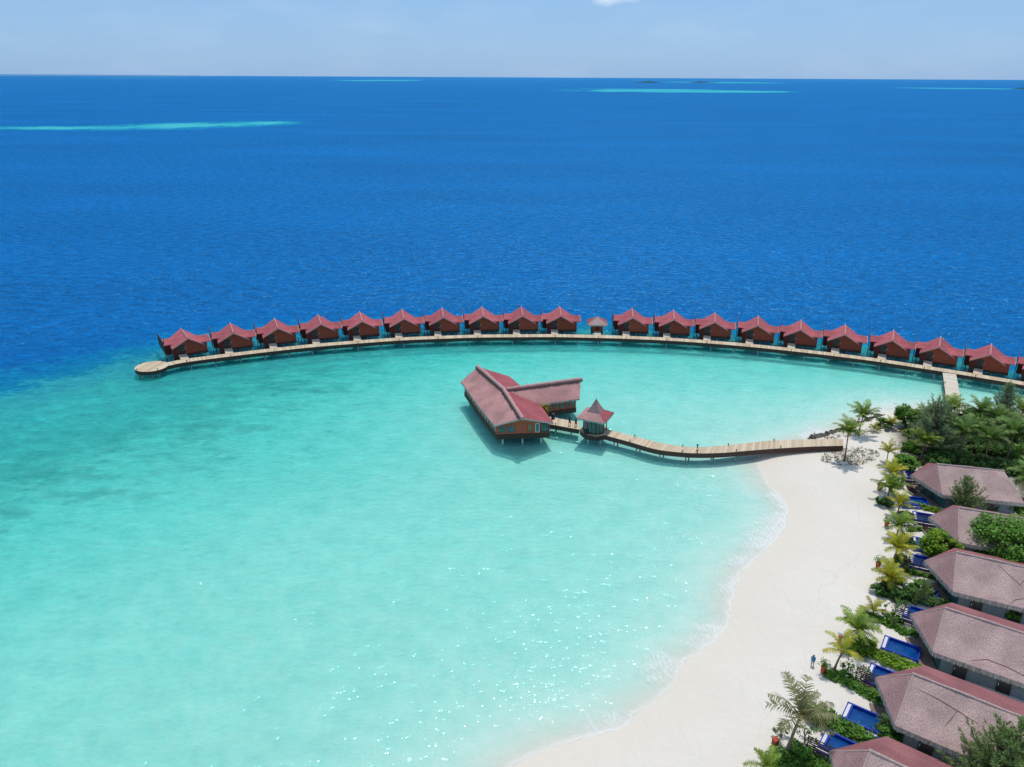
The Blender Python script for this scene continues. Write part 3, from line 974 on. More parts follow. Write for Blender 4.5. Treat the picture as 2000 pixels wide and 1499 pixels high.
def make_hut():
    h = thing('overwater_hut', 'x', 'hut', (0, 0, 0), 0, 'red-roofed huts along the curved jetty')
    fz = 2.15
    # body
    b = MB()
    b.face([(-2.9, 3.0, fz), (2.85, 3.0, fz), (2.85, 3.0, 3.92), (0, 3.0, 5.72), (-2.9, 3.0, 3.92)])
    b.face([(2.85, 9.0, fz), (-2.9, 9.0, fz), (-2.9, 9.0, 3.92), (0, 9.0, 5.72), (2.85, 9.0, 3.92)])
    b.face([(-2.9, 9.0, fz), (-2.9, 3.0, fz), (-2.9, 3.0, 3.92), (-2.9, 9.0, 3.92)])
    b.face([(2.85, 3.0, fz), (2.85, 9.0, fz), (2.85, 9.0, 3.92), (2.85, 3.0, 3.92)])
    b.box((3.42, 5.75, (fz+4.28)/2), (1.14, 5.3, 4.28-fz))
    b.build('wall', M['wall_hut'], h)
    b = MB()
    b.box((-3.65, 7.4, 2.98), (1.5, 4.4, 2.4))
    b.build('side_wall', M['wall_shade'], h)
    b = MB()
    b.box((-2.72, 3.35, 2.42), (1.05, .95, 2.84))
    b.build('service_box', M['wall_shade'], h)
    b = MB()
    b.box((-3.32, 4.1, 2.5), (.14, .55, 1.2))
    b.build('side_board', M['wall_orange'], h)
    b = MB()
    b.prism([(-3.1, 2.85), (4.0, 2.85), (4.0, 9.8), (-3.1, 9.8)], fz-.48, fz-.004)
    b.build('floor_beam', M['skirt'], h)
    # sun deck behind, towards the sea
    b = MB()
    b.box((0, 11.4, fz-.25), (6.6, 3.1, .16))
    b.build('sun_deck', M['deck_grey'], h)
    # main roof, its ridge longer than its eaves
    zr, ze, hw = 5.98, 3.86, 3.35
    b = MB()
    slab(b, [[(0, 1.9, zr), (0, 10.05, zr), (-hw-.15, 9.4, ze), (-hw-.15, 2.55, ze)][::-1], [(0, 1.9, zr), (hw-.2, 2.55, ze+.1), (hw-.2, 9.4, ze+.1), (0, 10.05, zr)]], .14)
    r = b.build('roof', M['roof_hut'], h)
    b = MB()
    b.tube([(0, 1.85, zr+.04), (0, 10.1, zr+.04)], .13, 8)
    b.build('ridge_cap', M['ridge_hut'], r, None, True)
    for s_ in (-1, 1):
        b = MB()
        e = Vector(((-hw-.2) if s_ < 0 else hw-.15, 2.50, ze+.02 if s_ < 0 else ze+.12))
        a = Vector((0, 1.84, zr+.01))
        dn = Vector((0, 0, -.24))
        fw = Vector((0, -.09, 0))
        q = [a, e, e+dn, a+dn] if s_ > 0 else [e, a, a+dn, e+dn]
        b.face([p+fw for p in q][::-1])
        b.face([p+fw for p in (q[0], q[1])] + [q[1], q[0]])
        b.face(q)
        b.face([q[3], q[2]] + [p+fw for p in (q[2], q[3])])
        b.build('bargeboard', M['ridge_hut'], r)
    b = MB()
    slab(b, [[(1.6, 2.62, 4.33), (4.85, 2.62, 4.33), (4.85, 5.3, 5.06), (1.2, 5.3, 5.06)], [(4.85, 8.0, 4.33), (1.6, 8.0, 4.33), (1.2, 5.3, 5.06), (4.85, 5.3, 5.06)]], .13)
    w = b.build('wing_roof', M['roof_hut'], h)
    b = MB()
    b.tube([(4.86, 2.55, 4.31), (4.86, 5.3, 5.06), (4.86, 8.05, 4.31)], .085, 5)
    b.build('verge', M['ridge_hut'], w)
    b = MB()
    slab(b, [[(-4.6, 4.75, 4.2), (-1.6, 4.75, 4.2), (-1.2, 7.3, 4.88), (-4.6, 7.3, 4.88)], [(-1.6, 9.9, 4.2), (-4.6, 9.9, 4.2), (-4.6, 7.3, 4.88), (-1.2, 7.3, 4.88)]], .13)
    w = b.build('wing_roof', M['roof_hut'], h)
    b = MB()
    b.tube([(-4.61, 4.7, 4.18), (-4.61, 7.3, 4.88), (-4.61, 9.95, 4.18)], .085, 5)
    b.build('verge', M['ridge_hut'], w)
    # front door, gangway
    b = MB()
    b.box((-1.48, 2.985, 3.2), (1.3, .10, 2.1))
    d = b.build('door', M['door'], h)
    b = MB()
    b.box((-.70, 2.93, 3.45), (.10, .10, .22))
    b.build('wall_lamp', M['metal'], h)
    b = MB()
    b.box((-1.05, 2.90, 3.1), (.05, .07, .25))
    b.build('handle', M['metal'], d)
    b = MB()
    b.face([(-2.35, -.08, 1.925), (-.65, -.08, 1.925), (-.65, 2.9, fz+.01), (-2.35, 2.9, fz+.01)], 0, .5, [(0, 0), (0, 1.7), (3, 1.7), (3, 0)])
    b.face([(-2.35, -.08, 1.80), (-2.35, 2.9, fz-.1), (-.65, 2.9, fz-.1), (-.65, -.08, 1.80)])
    for x in (-2.35, -.65):
        q = [(x, -.08, 1.80), (x, 2.9, fz-.1), (x, 2.9, fz+.01), (x, -.08, 1.925)]
        b.face(q if x < -1 else q[::-1])
    b.build('gangway', M['gang'], h)
    b = MB()
    b.box((-4.62, 9.4, 3.35), (.12, 8.6, 2.7))
    b.build('privacy_screen', M['slat'], h)
    b = MB()
    b.tube([(-4.62, 5.2, -1.5), (-4.62, 5.2, 5.6)], .07, 6)
    b.build('screen_post', M['slat'], h)
    for x in (-3.9, -1.9, 1.0, 3.6):
        for y in (3.4, 6.2, 9.2):
            if x < -3 and y < 4:
                continue
            b = MB()
            b.tube([(x, y, -1.5), (x, y, fz-.3)], .12, 6)
            b.build('stilt', M['pile'], h, None, True)
    return h

land = [(361, 701), (448, 690.5), (534.4, 679.4), (618.3, 672), (698.3, 665.6), (779.5, 660.5), (855.8, 657), (932.9, 654), (1009.3, 653.6), (1083.6, 653),
        (1223, 656.4), (1302.4, 659.4), (1380.9, 665), (1463.4, 672), (1545.5, 679.5), (1631, 689.5), (1721.8, 702), (1811, 715.5), (1909.5, 731), (2013, 747.5)]
def on_far_edge(p):
    k = min(range(len(farS)), key=lambda i: (farS[i]-p).length)
    a, b = farS[max(k-2, 0)], farS[min(k+2, len(farS)-1)]
    u = (b-a).normalized()
    q = a + u*((p-a).dot(u))
    return q, math.atan2(u.y, u.x)
hut0 = make_hut()
for i, (x, y) in enumerate(land):
    h = hut0 if i == 0 else copy_tree(hut0)
    q, ang = on_far_edge(P(x, y, JZ).to_2d())
    o = q + Vector((math.cos(ang), math.sin(ang)))*1.5
    h.location = (o.x, o.y, 0)
    h.rotation_euler = (0, 0, ang)
    if i < 10:
        n = i
        h['label'] = ('red-roofed stilt hut nearest the round landing, leftmost of the long row' if i == 0 else
                      'red-roofed stilt hut just left of the small square pavilion on the jetty' if i == 9 else
                      f'red-roofed stilt hut, {ORD[i]} from the round landing along the jetty')
    else:
        k = i-10
        h['label'] = ('red-roofed stilt hut just right of the small square pavilion on the jetty' if k == 0 else
                      'red-roofed stilt hut cut off by the right edge of the photo' if k == 9 else
                      f'red-roofed stilt hut, {ORD[k]} to the right of the small square jetty pavilion')

# post lamps on the lagoon edge of the jetty
for i, (x, y) in enumerate(near_px[1:-1]):
    p = P(x, y, JZ).to_2d()
    k = min(range(len(nearS)), key=lambda j: (nearS[j]-p).length)
    q = nearS[k] + (farS[k]-nearS[k]).normalized()*.16
    w = ('facing the hut nearest the round landing' if i == 0 else 'facing the small square pavilion' if i == 10 else
         f'facing the {ORD[i]} hut from round landing' if i < 10 else f'facing the {ORD[i-11]} hut right of the square pavilion')
    post_lamp(q.x, q.y, JZ, 'black post lamp on the jetty ' + w, 'post lamps along the jetty')
for k, (a, w) in enumerate(((4.05, 'near'), (2.7, 'far left'), (5.5, 'right'), (1.2, 'far'))):
    post_lamp(rc.x+3.2*math.cos(a), rc.y+3.2*math.sin(a), JZ+.01, f'small black post lamp on the {w} rim of the round landing', 'post lamps along the jetty')

# the square pavilion between the huts
q, ang = on_far_edge(P(1167, 654.7, JZ).to_2d())
pv = thing('jetty_pavilion', 'small square pavilion with a pyramid thatch roof between the huts on the jetty', 'pavilion', (q.x, q.y, 0), ang)
b = MB()
ap = (0, 4.3, 5.25)
c4 = [(-2.45, 2.0, 3.75), (2.45, 2.0, 3.75), (2.45, 6.6, 3.75), (-2.45, 6.6, 3.75)]
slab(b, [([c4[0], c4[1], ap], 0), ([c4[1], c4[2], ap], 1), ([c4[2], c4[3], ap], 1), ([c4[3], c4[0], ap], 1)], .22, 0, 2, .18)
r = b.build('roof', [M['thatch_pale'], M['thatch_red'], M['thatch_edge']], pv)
for i, c in enumerate(c4):
    b = MB()
    b.tube([ap, (c[0], c[1], c[2]+.02)], .09, 6)
    b.build('hip_ridge', M['ridge_pale'], r)
b = MB()
b.box((0, 4.3, 2.9), (2.75, 2.9, 1.75))
b.build('wall', M['wall_hut'], pv)
b = MB()
b.box((-.95, 2.82, 3.1), (.3, .08, .45))
b.build('wall_lamp', M['wall_orange'], pv)
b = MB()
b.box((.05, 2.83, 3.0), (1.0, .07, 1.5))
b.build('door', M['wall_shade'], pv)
b = MB()
b.prism([(-1.45, 2.75), (1.45, 2.75), (1.45, 5.85), (-1.45, 5.85)], 1.45, 2.02)
b.build('floor_beam', M['skirt'], pv)
b = MB()
b.box((0, 1.35, 1.88), (1.65, 2.8, .12))
b.build('gangway', M['gang'], pv)
for x in (-1.3, 1.3):
    for y in (2.95, 5.6):
        b = MB()
        b.tube([(x, y, -1.5), (x, y, 1.6)], .13, 6)
        b.build('stilt', M['pile'], pv)

# walkway from the jetty to the island
L_ = [P(1841, 727.5, JZ).to_2d(), P(1850, 780, JZ).to_2d()]
R_ = [P(1867.5, 731, JZ).to_2d(), P(1877.5, 800, JZ).to_2d()]
u = ((L_[1]-L_[0]).normalized() + (R_[1]-R_[0]).normalized()).normalized()
La = [L_[0] + u*(k*1.0+.12) for k in range(24)]
Ra = [R_[0] + u*(k*1.0+.12) for k in range(24)]
wo_ = (La[0].x, La[0].y, 0)
ww = thing('walkway', 'pale straight boardwalk joining the long jetty to the wooded shore', 'walkway', wo_)
walkway(ww, Ra, La, JZ, wo_, JZ-.5, M['deck_grey'], M['beam'])
for k in (4, 9, 14):
    for line, sgn in ((La, 1), (Ra, -1)):
        nn = Vector((-u.y, u.x))*sgn*.3
        pile(ww, line[k].x+nn.x, line[k].y+nn.y, JZ-.3, wo_, M['pile'])
for k, line, sgn, w in ((7, La, 1, 'left'), (16, La, 1, 'landward left')):
    post_lamp(line[k].x+.15, line[k].y, JZ, f'small black post lamp on the {w} edge of the straight pale walkway', 'post lamps on the straight walkway')
# ------------------------------------------------------------------ the T-shaped restaurant over the lagoon
def Z5(x, y, z):
    return P(x/5.263+860, y/5.263+690, z)
ro = Z5(655, 375, 0)
rest = thing('restaurant', 'large T-shaped overwater building with three thatched red gable wings in the lagoon', 'restaurant', (ro.x, ro.y, 0))
RZ, EZ, FZ = 6.55, 4.05, 2.05
rf_ = Z5(842, 668, RZ); rj = Z5(652, 372, RZ); rb = Z5(385, 140, RZ); rw = Z5(1443, 270, RZ-.1)
rj3 = Vector((rj.x, rj.y, RZ-.1))
eFL = Z5(558, 746, EZ); eML = Z5(392, 545, EZ); eBL = Z5(213, 292, EZ)
eFR = Z5(1165, 720, EZ); eBR = Z5(700, 238, EZ+.5)
# the far eave of the back wing lies mirrored about its ridge
ub = (rb-rj).normalized()
nb = Vector((ub.y, -ub.x, 0))
wB = abs((eBL-rb).dot(nb))
eBR = Z5(712, 240, 4.7)
uf = (rf_-rj).normalized()
nf_ = Vector((-uf.y, uf.x, 0))
if nf_.x < 0:
    nf_ = -nf_
wF = abs((eFR-rf_).dot(nf_))
uw = (rw-rj3).normalized()
nw = Vector((-uw.y, uw.x, 0))            # away from the camera
eWN = Z5(1432, 468, EZ)                  # near eave end of the right wing
wW = abs((eWN-rw).dot(nw))
eWF = Vector((rw.x+nw.x*wW, rw.y+nw.y*wW, EZ))
def meet(p, d, q, e):
    """where plan lines p+s*d and q+t*e cross"""
    den = d.x*e.y - d.y*e.x
    s = ((q.x-p.x)*e.y - (q.y-p.y)*e.x)/den
    return Vector((p.x+d.x*s, p.y+d.y*s, EZ))
vN = meet(eFR, uf, eWN, uw)              # inner corners where eaves meet
vF = meet(eBR, ub, eWF, uw)
vF.z = 4.6
wh = lambda v, z: Vector((v.x, v.y, z))
b = MB()
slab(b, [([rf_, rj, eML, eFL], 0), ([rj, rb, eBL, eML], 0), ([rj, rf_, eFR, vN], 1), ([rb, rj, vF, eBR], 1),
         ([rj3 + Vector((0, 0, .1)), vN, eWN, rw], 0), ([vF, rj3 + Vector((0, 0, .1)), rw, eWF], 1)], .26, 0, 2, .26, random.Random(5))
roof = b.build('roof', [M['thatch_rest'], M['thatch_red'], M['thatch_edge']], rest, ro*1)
def rr(a, c, seed):
    b = MB()
    ridge_roll(b, a+Vector((0, 0, .05)), c+Vector((0, 0, .05)), .34, 0, 9, .10, seed)
    b.build('ridge_roll', M['ridge_rest'], roof, ro, True)
    b = MB()
    d = (c-a).normalized()
    n_ = Vector((d.y, -d.x, 0))
    if n_.y > 0:
        n_ = -n_
    rnd = random.Random(seed)
    L = (c-a).length
    k = int(L/.25)
    for i in range(k):
        p = a + d*(L*i/k) + n_*.34 + Vector((0, 0, -.10))
        h = rnd.uniform(.2, .42)
        b.face([p, p+d*.3, p+d*.25+n_*h+Vector((0, 0, -h*.45)), p+d*.05+n_*h+Vector((0, 0, -h*.45))], 0, rnd.random())
    b.build('ridge_fringe', M['dark_wall'], roof, ro)
rr(rf_ + uf*.25, rj, 1); rr(rj, rb + ub*.25, 2); rr(rj3 + uw*.5, rw + uw*.2, 3)
# walls stand back under the eaves
ins = .55
nL = -nf_
wFL, wFR = eFL + nf_*ins - uf*.55, eFR - nf_*(ins) - uf*.55
wML = eML + nf_*ins
wBL = eBL - (eBL-rb).normalized()*0 + nb*ins - ub*.5
wBR = eBR - nb*ins - ub*.5
wVF = vF + (-nb*ins) - nw*ins
wWF = eWF - nw*ins - uw*.45
wWN = eWN + nw*ins - uw*.45
wVN = vN - nf_*ins + nw*ins
plan = [wFL, wFR, wVN, wWN, wWF, wVF, wBR, wBL, wML]
b = MB()
wall_poly(b, plan, FZ, EZ-.12, .12)
for a, c, r in ((wFL, wFR, rf_ - uf*.55), (wBR, wBL, rb - ub*.5), (wWN, wWF, rw - uw*.45)):
    b.face([wh(a, EZ-.14), wh(c, EZ-.14), wh(r, RZ-.42)])
b.build('wall', M['wall_rest'], rest, ro)
b = MB()
b.prism([p + (p-ro).normalized()*.12 for p in plan], 1.12, FZ-.02, 0)
b.build('floor_beam', M['skirt'], rest, ro)
def along(a, c, s0, s1):
    d = (c-a)
    return a + d*s0, a + d*s1
def win(a, c, s0, s1, z0, z1, glass='glass', name='window', mull=1, frame='wall_rest'):
    p, q = along(a, c, s0, s1)
    return window(rest, p, q, z0, z1, .02, M[glass], M[frame], name, mull, ro)
win(wFL, wFR, .02, .17, 2.25, 3.75, mull=0); win(wFL, wFR, .185, .34, 2.25, 3.75, mull=0)
win(wFL, wFR, .585, .665, 2.25, 3.95, 'glass_green', 'door', 0)
win(wFL, wFR, .725, .805, 2.25, 3.95, 'glass', 'door', 0, 'metal')
win(wFL, wFR, .83, .985, 2.25, 3.85, 'glass', 'window', 2, 'dark_wall')
for k in range(6):
    win(wML, wFL, .03+k*.16, .03+k*.16+.145, 2.2, 3.8, mull=0)
for k in range(7):
    win(wBL, wML, .03+k*.137, .03+k*.137+.12, 2.2, 3.8, mull=0)
for k in range(7):
    win(wVN, wWN, .05+k*.135, .05+k*.135+.118, 2.25, 3.75, mull=1 if k < 6 else 0)
for t, a in ((.12, wFL), (.5, wFL), (.86, wFL)):
    p = along(wFL, wFR, t, t)[0] - uf*.5
    pile(rest, p.x, p.y, 1.3, ro, M['pile_white'], .16, -1.3)
for p in (wML + nf_*1.0, wBL + nb*.8 - ub*.8, wWN + nw*.5 - uw*.6, along(wVN, wWN, .45, .45)[0] + nw*.5, wWF - nw*.6, ro + Vector((0, -4, 0)), ro + Vector((2, 0, 0))):
    pile(rest, p.x, p.y, 1.3, ro, M['pile_white'], .16, -1.3)
# creeper hanging at the inner corner
cr = thing('creeper', 'yellow-green creeper hanging from the thatch in the inner corner of the restaurant', 'plant', (vN.x, vN.y, 3.2))
b = MB()
rnd = random.Random(9)
for i in range(260):
    p = Vector((rnd.gauss(.6, .55), rnd.gauss(-.15, .2), rnd.uniform(-.9, 1.0)))
    a = rnd.uniform(0, 6.28)
    e = rnd.uniform(-.6, .6)
    u_ = Vector((math.cos(a), math.sin(a), e))*.16
    v_ = Vector((-math.sin(a), math.cos(a), rnd.uniform(-.5, .5)))*.10
    b.face([p-u_, p-v_, p+u_, p+v_], 0, rnd.random())
b.build('foliage', M['palm_yellow'], cr)

# ------------------------------------------------------------------ the spired pavilion and the beach boardwalk
DZ = 1.9
pc4 = [Z5(1380, 645, 4.8), Z5(1690, 722, 4.8), Z5(1800, 632, 4.8), Z5(1512, 556, 4.8)]
pc = sum(pc4, Vector())/4
pav = thing('spired_pavilion', 'glazed waiting pavilion with a flared square roof and a pointed spire', 'pavilion', (pc.x, pc.y, 0))
R0 = sum((c-pc).length for c in pc4)/4
ang0 = math.atan2((pc4[1]-pc).y, (pc4[1]-pc).x)
sq = [Vector((math.cos(ang0+k*math.pi/2), math.sin(ang0+k*math.pi/2), 0)) for k in range(4)]
b = MB()
top = []
for k in range(4):
    a, c = sq[k], sq[(k+1) % 4]
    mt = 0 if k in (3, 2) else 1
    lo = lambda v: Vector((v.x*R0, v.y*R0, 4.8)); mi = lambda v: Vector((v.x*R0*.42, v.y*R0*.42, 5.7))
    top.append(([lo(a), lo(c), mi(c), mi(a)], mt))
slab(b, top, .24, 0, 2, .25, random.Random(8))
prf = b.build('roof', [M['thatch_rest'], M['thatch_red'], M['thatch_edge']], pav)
b = MB()
for k in range(4):
    a, c = sq[k]*R0*.46, sq[(k+1) % 4]*R0*.46
    a2, c2 = sq[k]*R0*.20, sq[(k+1) % 4]*R0*.20
    b.face([a+Vector((0, 0, 5.6)), c+Vector((0, 0, 5.6)), c2+Vector((0, 0, 6.85)), a2+Vector((0, 0, 6.85))])
    b.face([a2+Vector((0, 0, 6.85)), c2+Vector((0, 0, 6.85)), Vector((0, 0, 8.0))])
sp = b.build('spire', M['thatch_mid'], prf)
b = MB()
b.tube([(0, 0, 7.9), (0, 0, 8.6)], .035, 6)
b.tube([(0, 0, 8.45), (0, 0, 8.52), (0, 0, 8.59)], [.02, .09, .02], 8)
b.build('finial', M['metal'], sp)
oc = [Vector((math.cos(ang0+math.pi/8+k*math.pi/4), math.sin(ang0+math.pi/8+k*math.pi/4), 0)) for k in range(8)]
for k in range(8):
    a, c = oc[k]*2.0, oc[(k+1) % 8]*2.0
    mid = (a+c)/2
    if mid.x > 1.5 or (mid.x < -1.5 and mid.y > .3):
        continue
    f = window(pav, a, c, DZ+.05, 4.7, .0, M['glass'], M['slat'], 'window', 1)
for k in range(8):
    b = MB()
    b.tube([oc[k]*2.02 + Vector((0, 0, DZ)), oc[k]*2.02 + Vector((0, 0, 4.9))], .09, 6)
    b.build('post', M['slat'], pav)
b = MB()
b.box((.0, .9, DZ+.25), (1.6, .5, .45), .2)
b.build('bench', M['slat'], pav)
pd = [v*2.75 for v in oc]
b = MB()
b.face([(v.x, v.y, DZ+.015) for v in pd], 0, .5, [(v.x, v.y) for v in pd])
b.build('deck', M['deck'], pav)
b = MB()
for k in range(8):
    a, c = pd[k], pd[(k+1) % 8]
    a2, c2 = a*.93, c*.93
    b.face([(a2.x, a2.y, DZ-.95), (c2.x, c2.y, DZ-.95), (c.x, c.y, DZ+.005), (a.x, a.y, DZ+.005)], 0, .5, [(k*2, 0), (k*2+2, 0), (k*2+2, 1), (k*2, 1)])
b.face([(v.x*.93, v.y*.93, DZ-.93) for v in reversed(pd)])
b.build('deck_rim', M['beam'], pav)
for a in (.6, 2.2, 3.9, 5.3):
    b = MB()
    b.tube([(1.7*math.cos(a), 1.7*math.sin(a), -1.3), (1.7*math.cos(a), 1.7*math.sin(a), DZ-.6)], .14, 7)
    b.build('pile', M['pile_white'], pav)
b = MB()
b.box((oc[6].x*2.45, oc[6].y*2.45, DZ+.4), (.5, .5, .75), .3)
tag_bin = b.build('litter_bin', M['lamp'], None, None)
tag_bin.location = (pc.x, pc.y, 0)
prop(tag_bin, 'dark square bin standing on the deck before the spired pavilion glass', 'bin')

bo = (P(1400, 880, 0).x, P(1400, 880, 0).y, 0)
bw = thing('beach_boardwalk', 'winding pale boardwalk with a deep brown edge from pavilion to the beach', 'boardwalk', bo)
far_px = [(1191, 840), (1239, 852.5), (1294, 866), (1331.7, 872), (1375, 873.4), (1421.6, 869.6), (1468, 864.7), (1511.5, 860.6), (1581, 858.3), (1647, 858.3)]
nr_px = [(1179.5, 850), (1227.3, 863), (1279.5, 877.8), (1323, 883.6), (1363.6, 885.9), (1410, 885), (1453.5, 881.5), (1511.5, 876.9), (1584, 872.8), (1647, 871)]
fl = smooth_line([P(x, y, DZ) for x, y in far_px], .8)
def resample(line, n):
    acc = [0.0]
    for a, c in zip(line, line[1:]):
        acc.append(acc[-1] + (c-a).length)
    out = []
    j = 0
    for k in range(n):
        s = acc[-1]*k/(n-1)
        while j < len(line)-2 and acc[j+1] < s:
            j += 1
        t = (s-acc[j])/max(acc[j+1]-acc[j], 1e-9)
        out.append(line[j].lerp(line[j+1], min(max(t, 0), 1)))
    return out
nl = smooth_line([P(x, y, DZ) for x, y in nr_px], .8)
fl, nl = resample(fl, 70), resample(nl, 70)
walkway(bw, fl, nl, DZ, bo, DZ-.85, M['deck'], M['beam_lit'])
for k in range(3, 50, 7):
    c = (fl[k]+nl[k])/2
    for f_ in (.15, .85):
        q = nl[k].lerp(fl[k], f_)
        pile(bw, q.x, q.y, DZ-.5, bo, M['pile'], .13, -1.2)
def lamp_on(px, py, line, label, group, k=1.0):
    p = P(px, py, DZ).to_2d()
    q = min(line, key=lambda v: (v-p).length)
    post_lamp(q.x, q.y, DZ, label, group, None, k)
fi = [n_.lerp(f_, .93) for n_, f_ in zip(nl, fl)]
ni = [n_.lerp(f_, .06) for n_, f_ in zip(nl, fl)]
gB = 'post lamps along the beach boardwalk'
lamp_on(1239, 852, fi, 'black post lamp on the far boardwalk edge, nearest the spired pavilion', gB)
lamp_on(1332, 871, fi, 'black post lamp on the far boardwalk edge, just left of its bend', gB)
lamp_on(1362, 873, fi, 'larger black post lamp on the far edge at the boardwalk bend', gB, 1.5)
lamp_on(1422, 869, fi, 'black post lamp on the far boardwalk edge, just right of its bend', gB)
lamp_on(1512, 860, fi, 'black post lamp on the far boardwalk edge, nearest the beach', gB)
lamp_on(1228, 863, ni, 'black post lamp on the near boardwalk edge, nearest the spired pavilion', gB)
lamp_on(1330, 884, ni, 'black post lamp on the near boardwalk edge, just left of its bend', gB)
lamp_on(1364, 886, ni, 'larger black post lamp on the near edge at the boardwalk bend', gB, 1.5)
lamp_on(1436, 883, ni, 'black post lamp on the near boardwalk edge, just right of its bend', gB)
lamp_on(1525, 876, ni, 'black post lamp on the near boardwalk edge, nearest the beach', gB)

# short deck between restaurant and pavilion
co_ = (P(1105, 825, 0).x, P(1105, 825, 0).y, 0)
cw = thing('link_walkway', 'short boardwalk between the restaurant and the spired pavilion, two people on it', 'walkway', co_)
a0, a1 = P(1079, 815, DZ).to_2d(), P(1131.7, 825, DZ).to_2d()
b0, b1 = P(1076.5, 829.5, DZ).to_2d(), P(1131, 839.3, DZ).to_2d()
n_ = 9
Lf = [a0.lerp(a1, k/(n_-1)*1.12-.12) for k in range(n_)]
Lr = [b0.lerp(b1, k/(n_-1)*1.12-.12) for k in range(n_)]
walkway(cw, Lf, Lr, DZ-.01, co_, DZ-.85, M['deck'], M['beam'])
for k in (2, 6):
    for f_ in (.15, .85):
        q = Lr[k].lerp(Lf[k], f_)
        pile(cw, q.x, q.y, DZ-.5, co_, M['pile'], .13, -1.2)
for px, py, w in ((1096, 818, 'far edge of the short link walkway'), (1085, 830.5, 'near edge of the short link walkway')):
    p = P(px, py, DZ)
    post_lamp(p.x, p.y, DZ, 'small black post lamp on the ' + w, 'post lamps on the link walkway')
p = P(1078, 818, DZ)
o = thing('bin', 'dark blue drum bin at the restaurant end of the link walkway', 'bin', (p.x+.2, p.y, DZ))
b = MB()
b.tube([(0, 0, 0), (0, 0, .9)], .34, 10)
b.build('drum', mat('bin_blue', (.015, .03, .10), .5, .1), o)
b = MB()
b.tube([(0, 0, .9), (0, 0, 1.0), (0, 0, 1.06)], [.37, .37, .1], 10)
b.build('lid', M['lamp'], o)
# ------------------------------------------------------------------ beach villas
def make_villa():
    """origin on the sand under the beach end of the ridge; x runs inland along the ridge, y away from the camera"""
    v = thing('beach_villa', 'x', 'villa', (0, 0, 0), 0, 'thatched villas behind the beach')
    ez, rz_, L = 2.75, 5.15, 9.0
    A = (-3.15, .45, ez); Bc = (-.15, -5.15, ez); C = (.45, 5.3, ez); Pp = (0, 0, rz_); Q = (L, 0, rz_)
    N = (L+1.6, -5.15, ez); Fc = (L+1.6, 5.3, ez)
    b = MB()
    def grid(q, m, nu, nv, seed):
        """a slightly lumpy thatch slope"""
        rnd = random.Random(seed)
        pt = {}
        for i in range(nu+1):
            for j in range(nv+1):
                s_, t_ = i/nu, j/nv
                a = Vector(q[0]).lerp(Vector(q[1]), s_)
                c = Vector(q[3]).lerp(Vector(q[2]), s_)
                p = a.lerp(c, t_)
                if 0 < i < nu and 0 < j < nv:
                    p.z += rnd.uniform(-.035, .045)
                pt[i, j] = p
        for i in range(nu):
            for j in range(nv):
                b.face([pt[i, j], pt[i+1, j], pt[i+1, j+1], pt[i, j+1]], m)
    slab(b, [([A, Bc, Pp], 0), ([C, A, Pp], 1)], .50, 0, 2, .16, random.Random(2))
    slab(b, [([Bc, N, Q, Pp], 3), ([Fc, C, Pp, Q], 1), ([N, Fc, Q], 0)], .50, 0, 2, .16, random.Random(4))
    roof = b.build('roof', [M['thatch_mid'], M['thatch_dull'], M['thatch_edge'], M['thatch_villa']], v)
    b = MB()
    ridge_roll(b, (-.1, 0, rz_+.02), (L+.1, 0, rz_-.03), .15, 0, 8, .06, 4)
    b.build('ridge_roll', M['ridge_soft'], roof, None, True)
    b = MB()
    ridge_roll(b, Pp, (A[0]+.1, A[1], ez+.0), .07, 0, 7, .03, 5)
    ridge_roll(b, Pp, (Bc[0], Bc[1]+.1, ez+.0), .08, 0, 7, .03, 6)
    b.build('hip_roll', M['ridge_soft'], roof, None, True)
    # walls under the eaves
    pl = [(-1.35, .4), (.75, -4.2), (L+.7, -4.2), (L+.7, 4.3), (1.1, 4.3)]
    b = MB()
    wall_poly(b, pl, -.3, ez+.10, .15)
    b.build('wall', M['grey_wall'], v)
    b = MB()
    panel(pl[0], pl[1], 0, 2.3, .02, .05, 0, b)
    b.build('glass_front', M['glass'], v)
    b = MB()
    panel(pl[4], pl[0], 0, 2.3, .02, .05, 0, b)
    b.build('glass_front', M['glass'], v)
    for x in (2.6, 6.6):
        b = MB()
        b.box((x, -4.22, 1.15), (1.25, .16, 2.2))
        d = b.build('door', M['door'], v)
        b = MB()
        b.box((x-.5, -4.33, 1.1), (.05, .06, .3))
        b.build('handle', M['metal'], d)
    # timber terraces, one each side of the point
    for (a, c, e, f_) in (((-3.1, -.5), (-1.3, -4.4), (.5, -4.1), (-1.2, .2)), ((-3.0, 1.2), (-1.2, .7), (.9, 4.5), (-1.0, 4.9))):
        b = MB()
        b.prism([a, c, e, f_], -.35, .16, 0)
        b.build('terrace', M['terrace'], v)
    return v

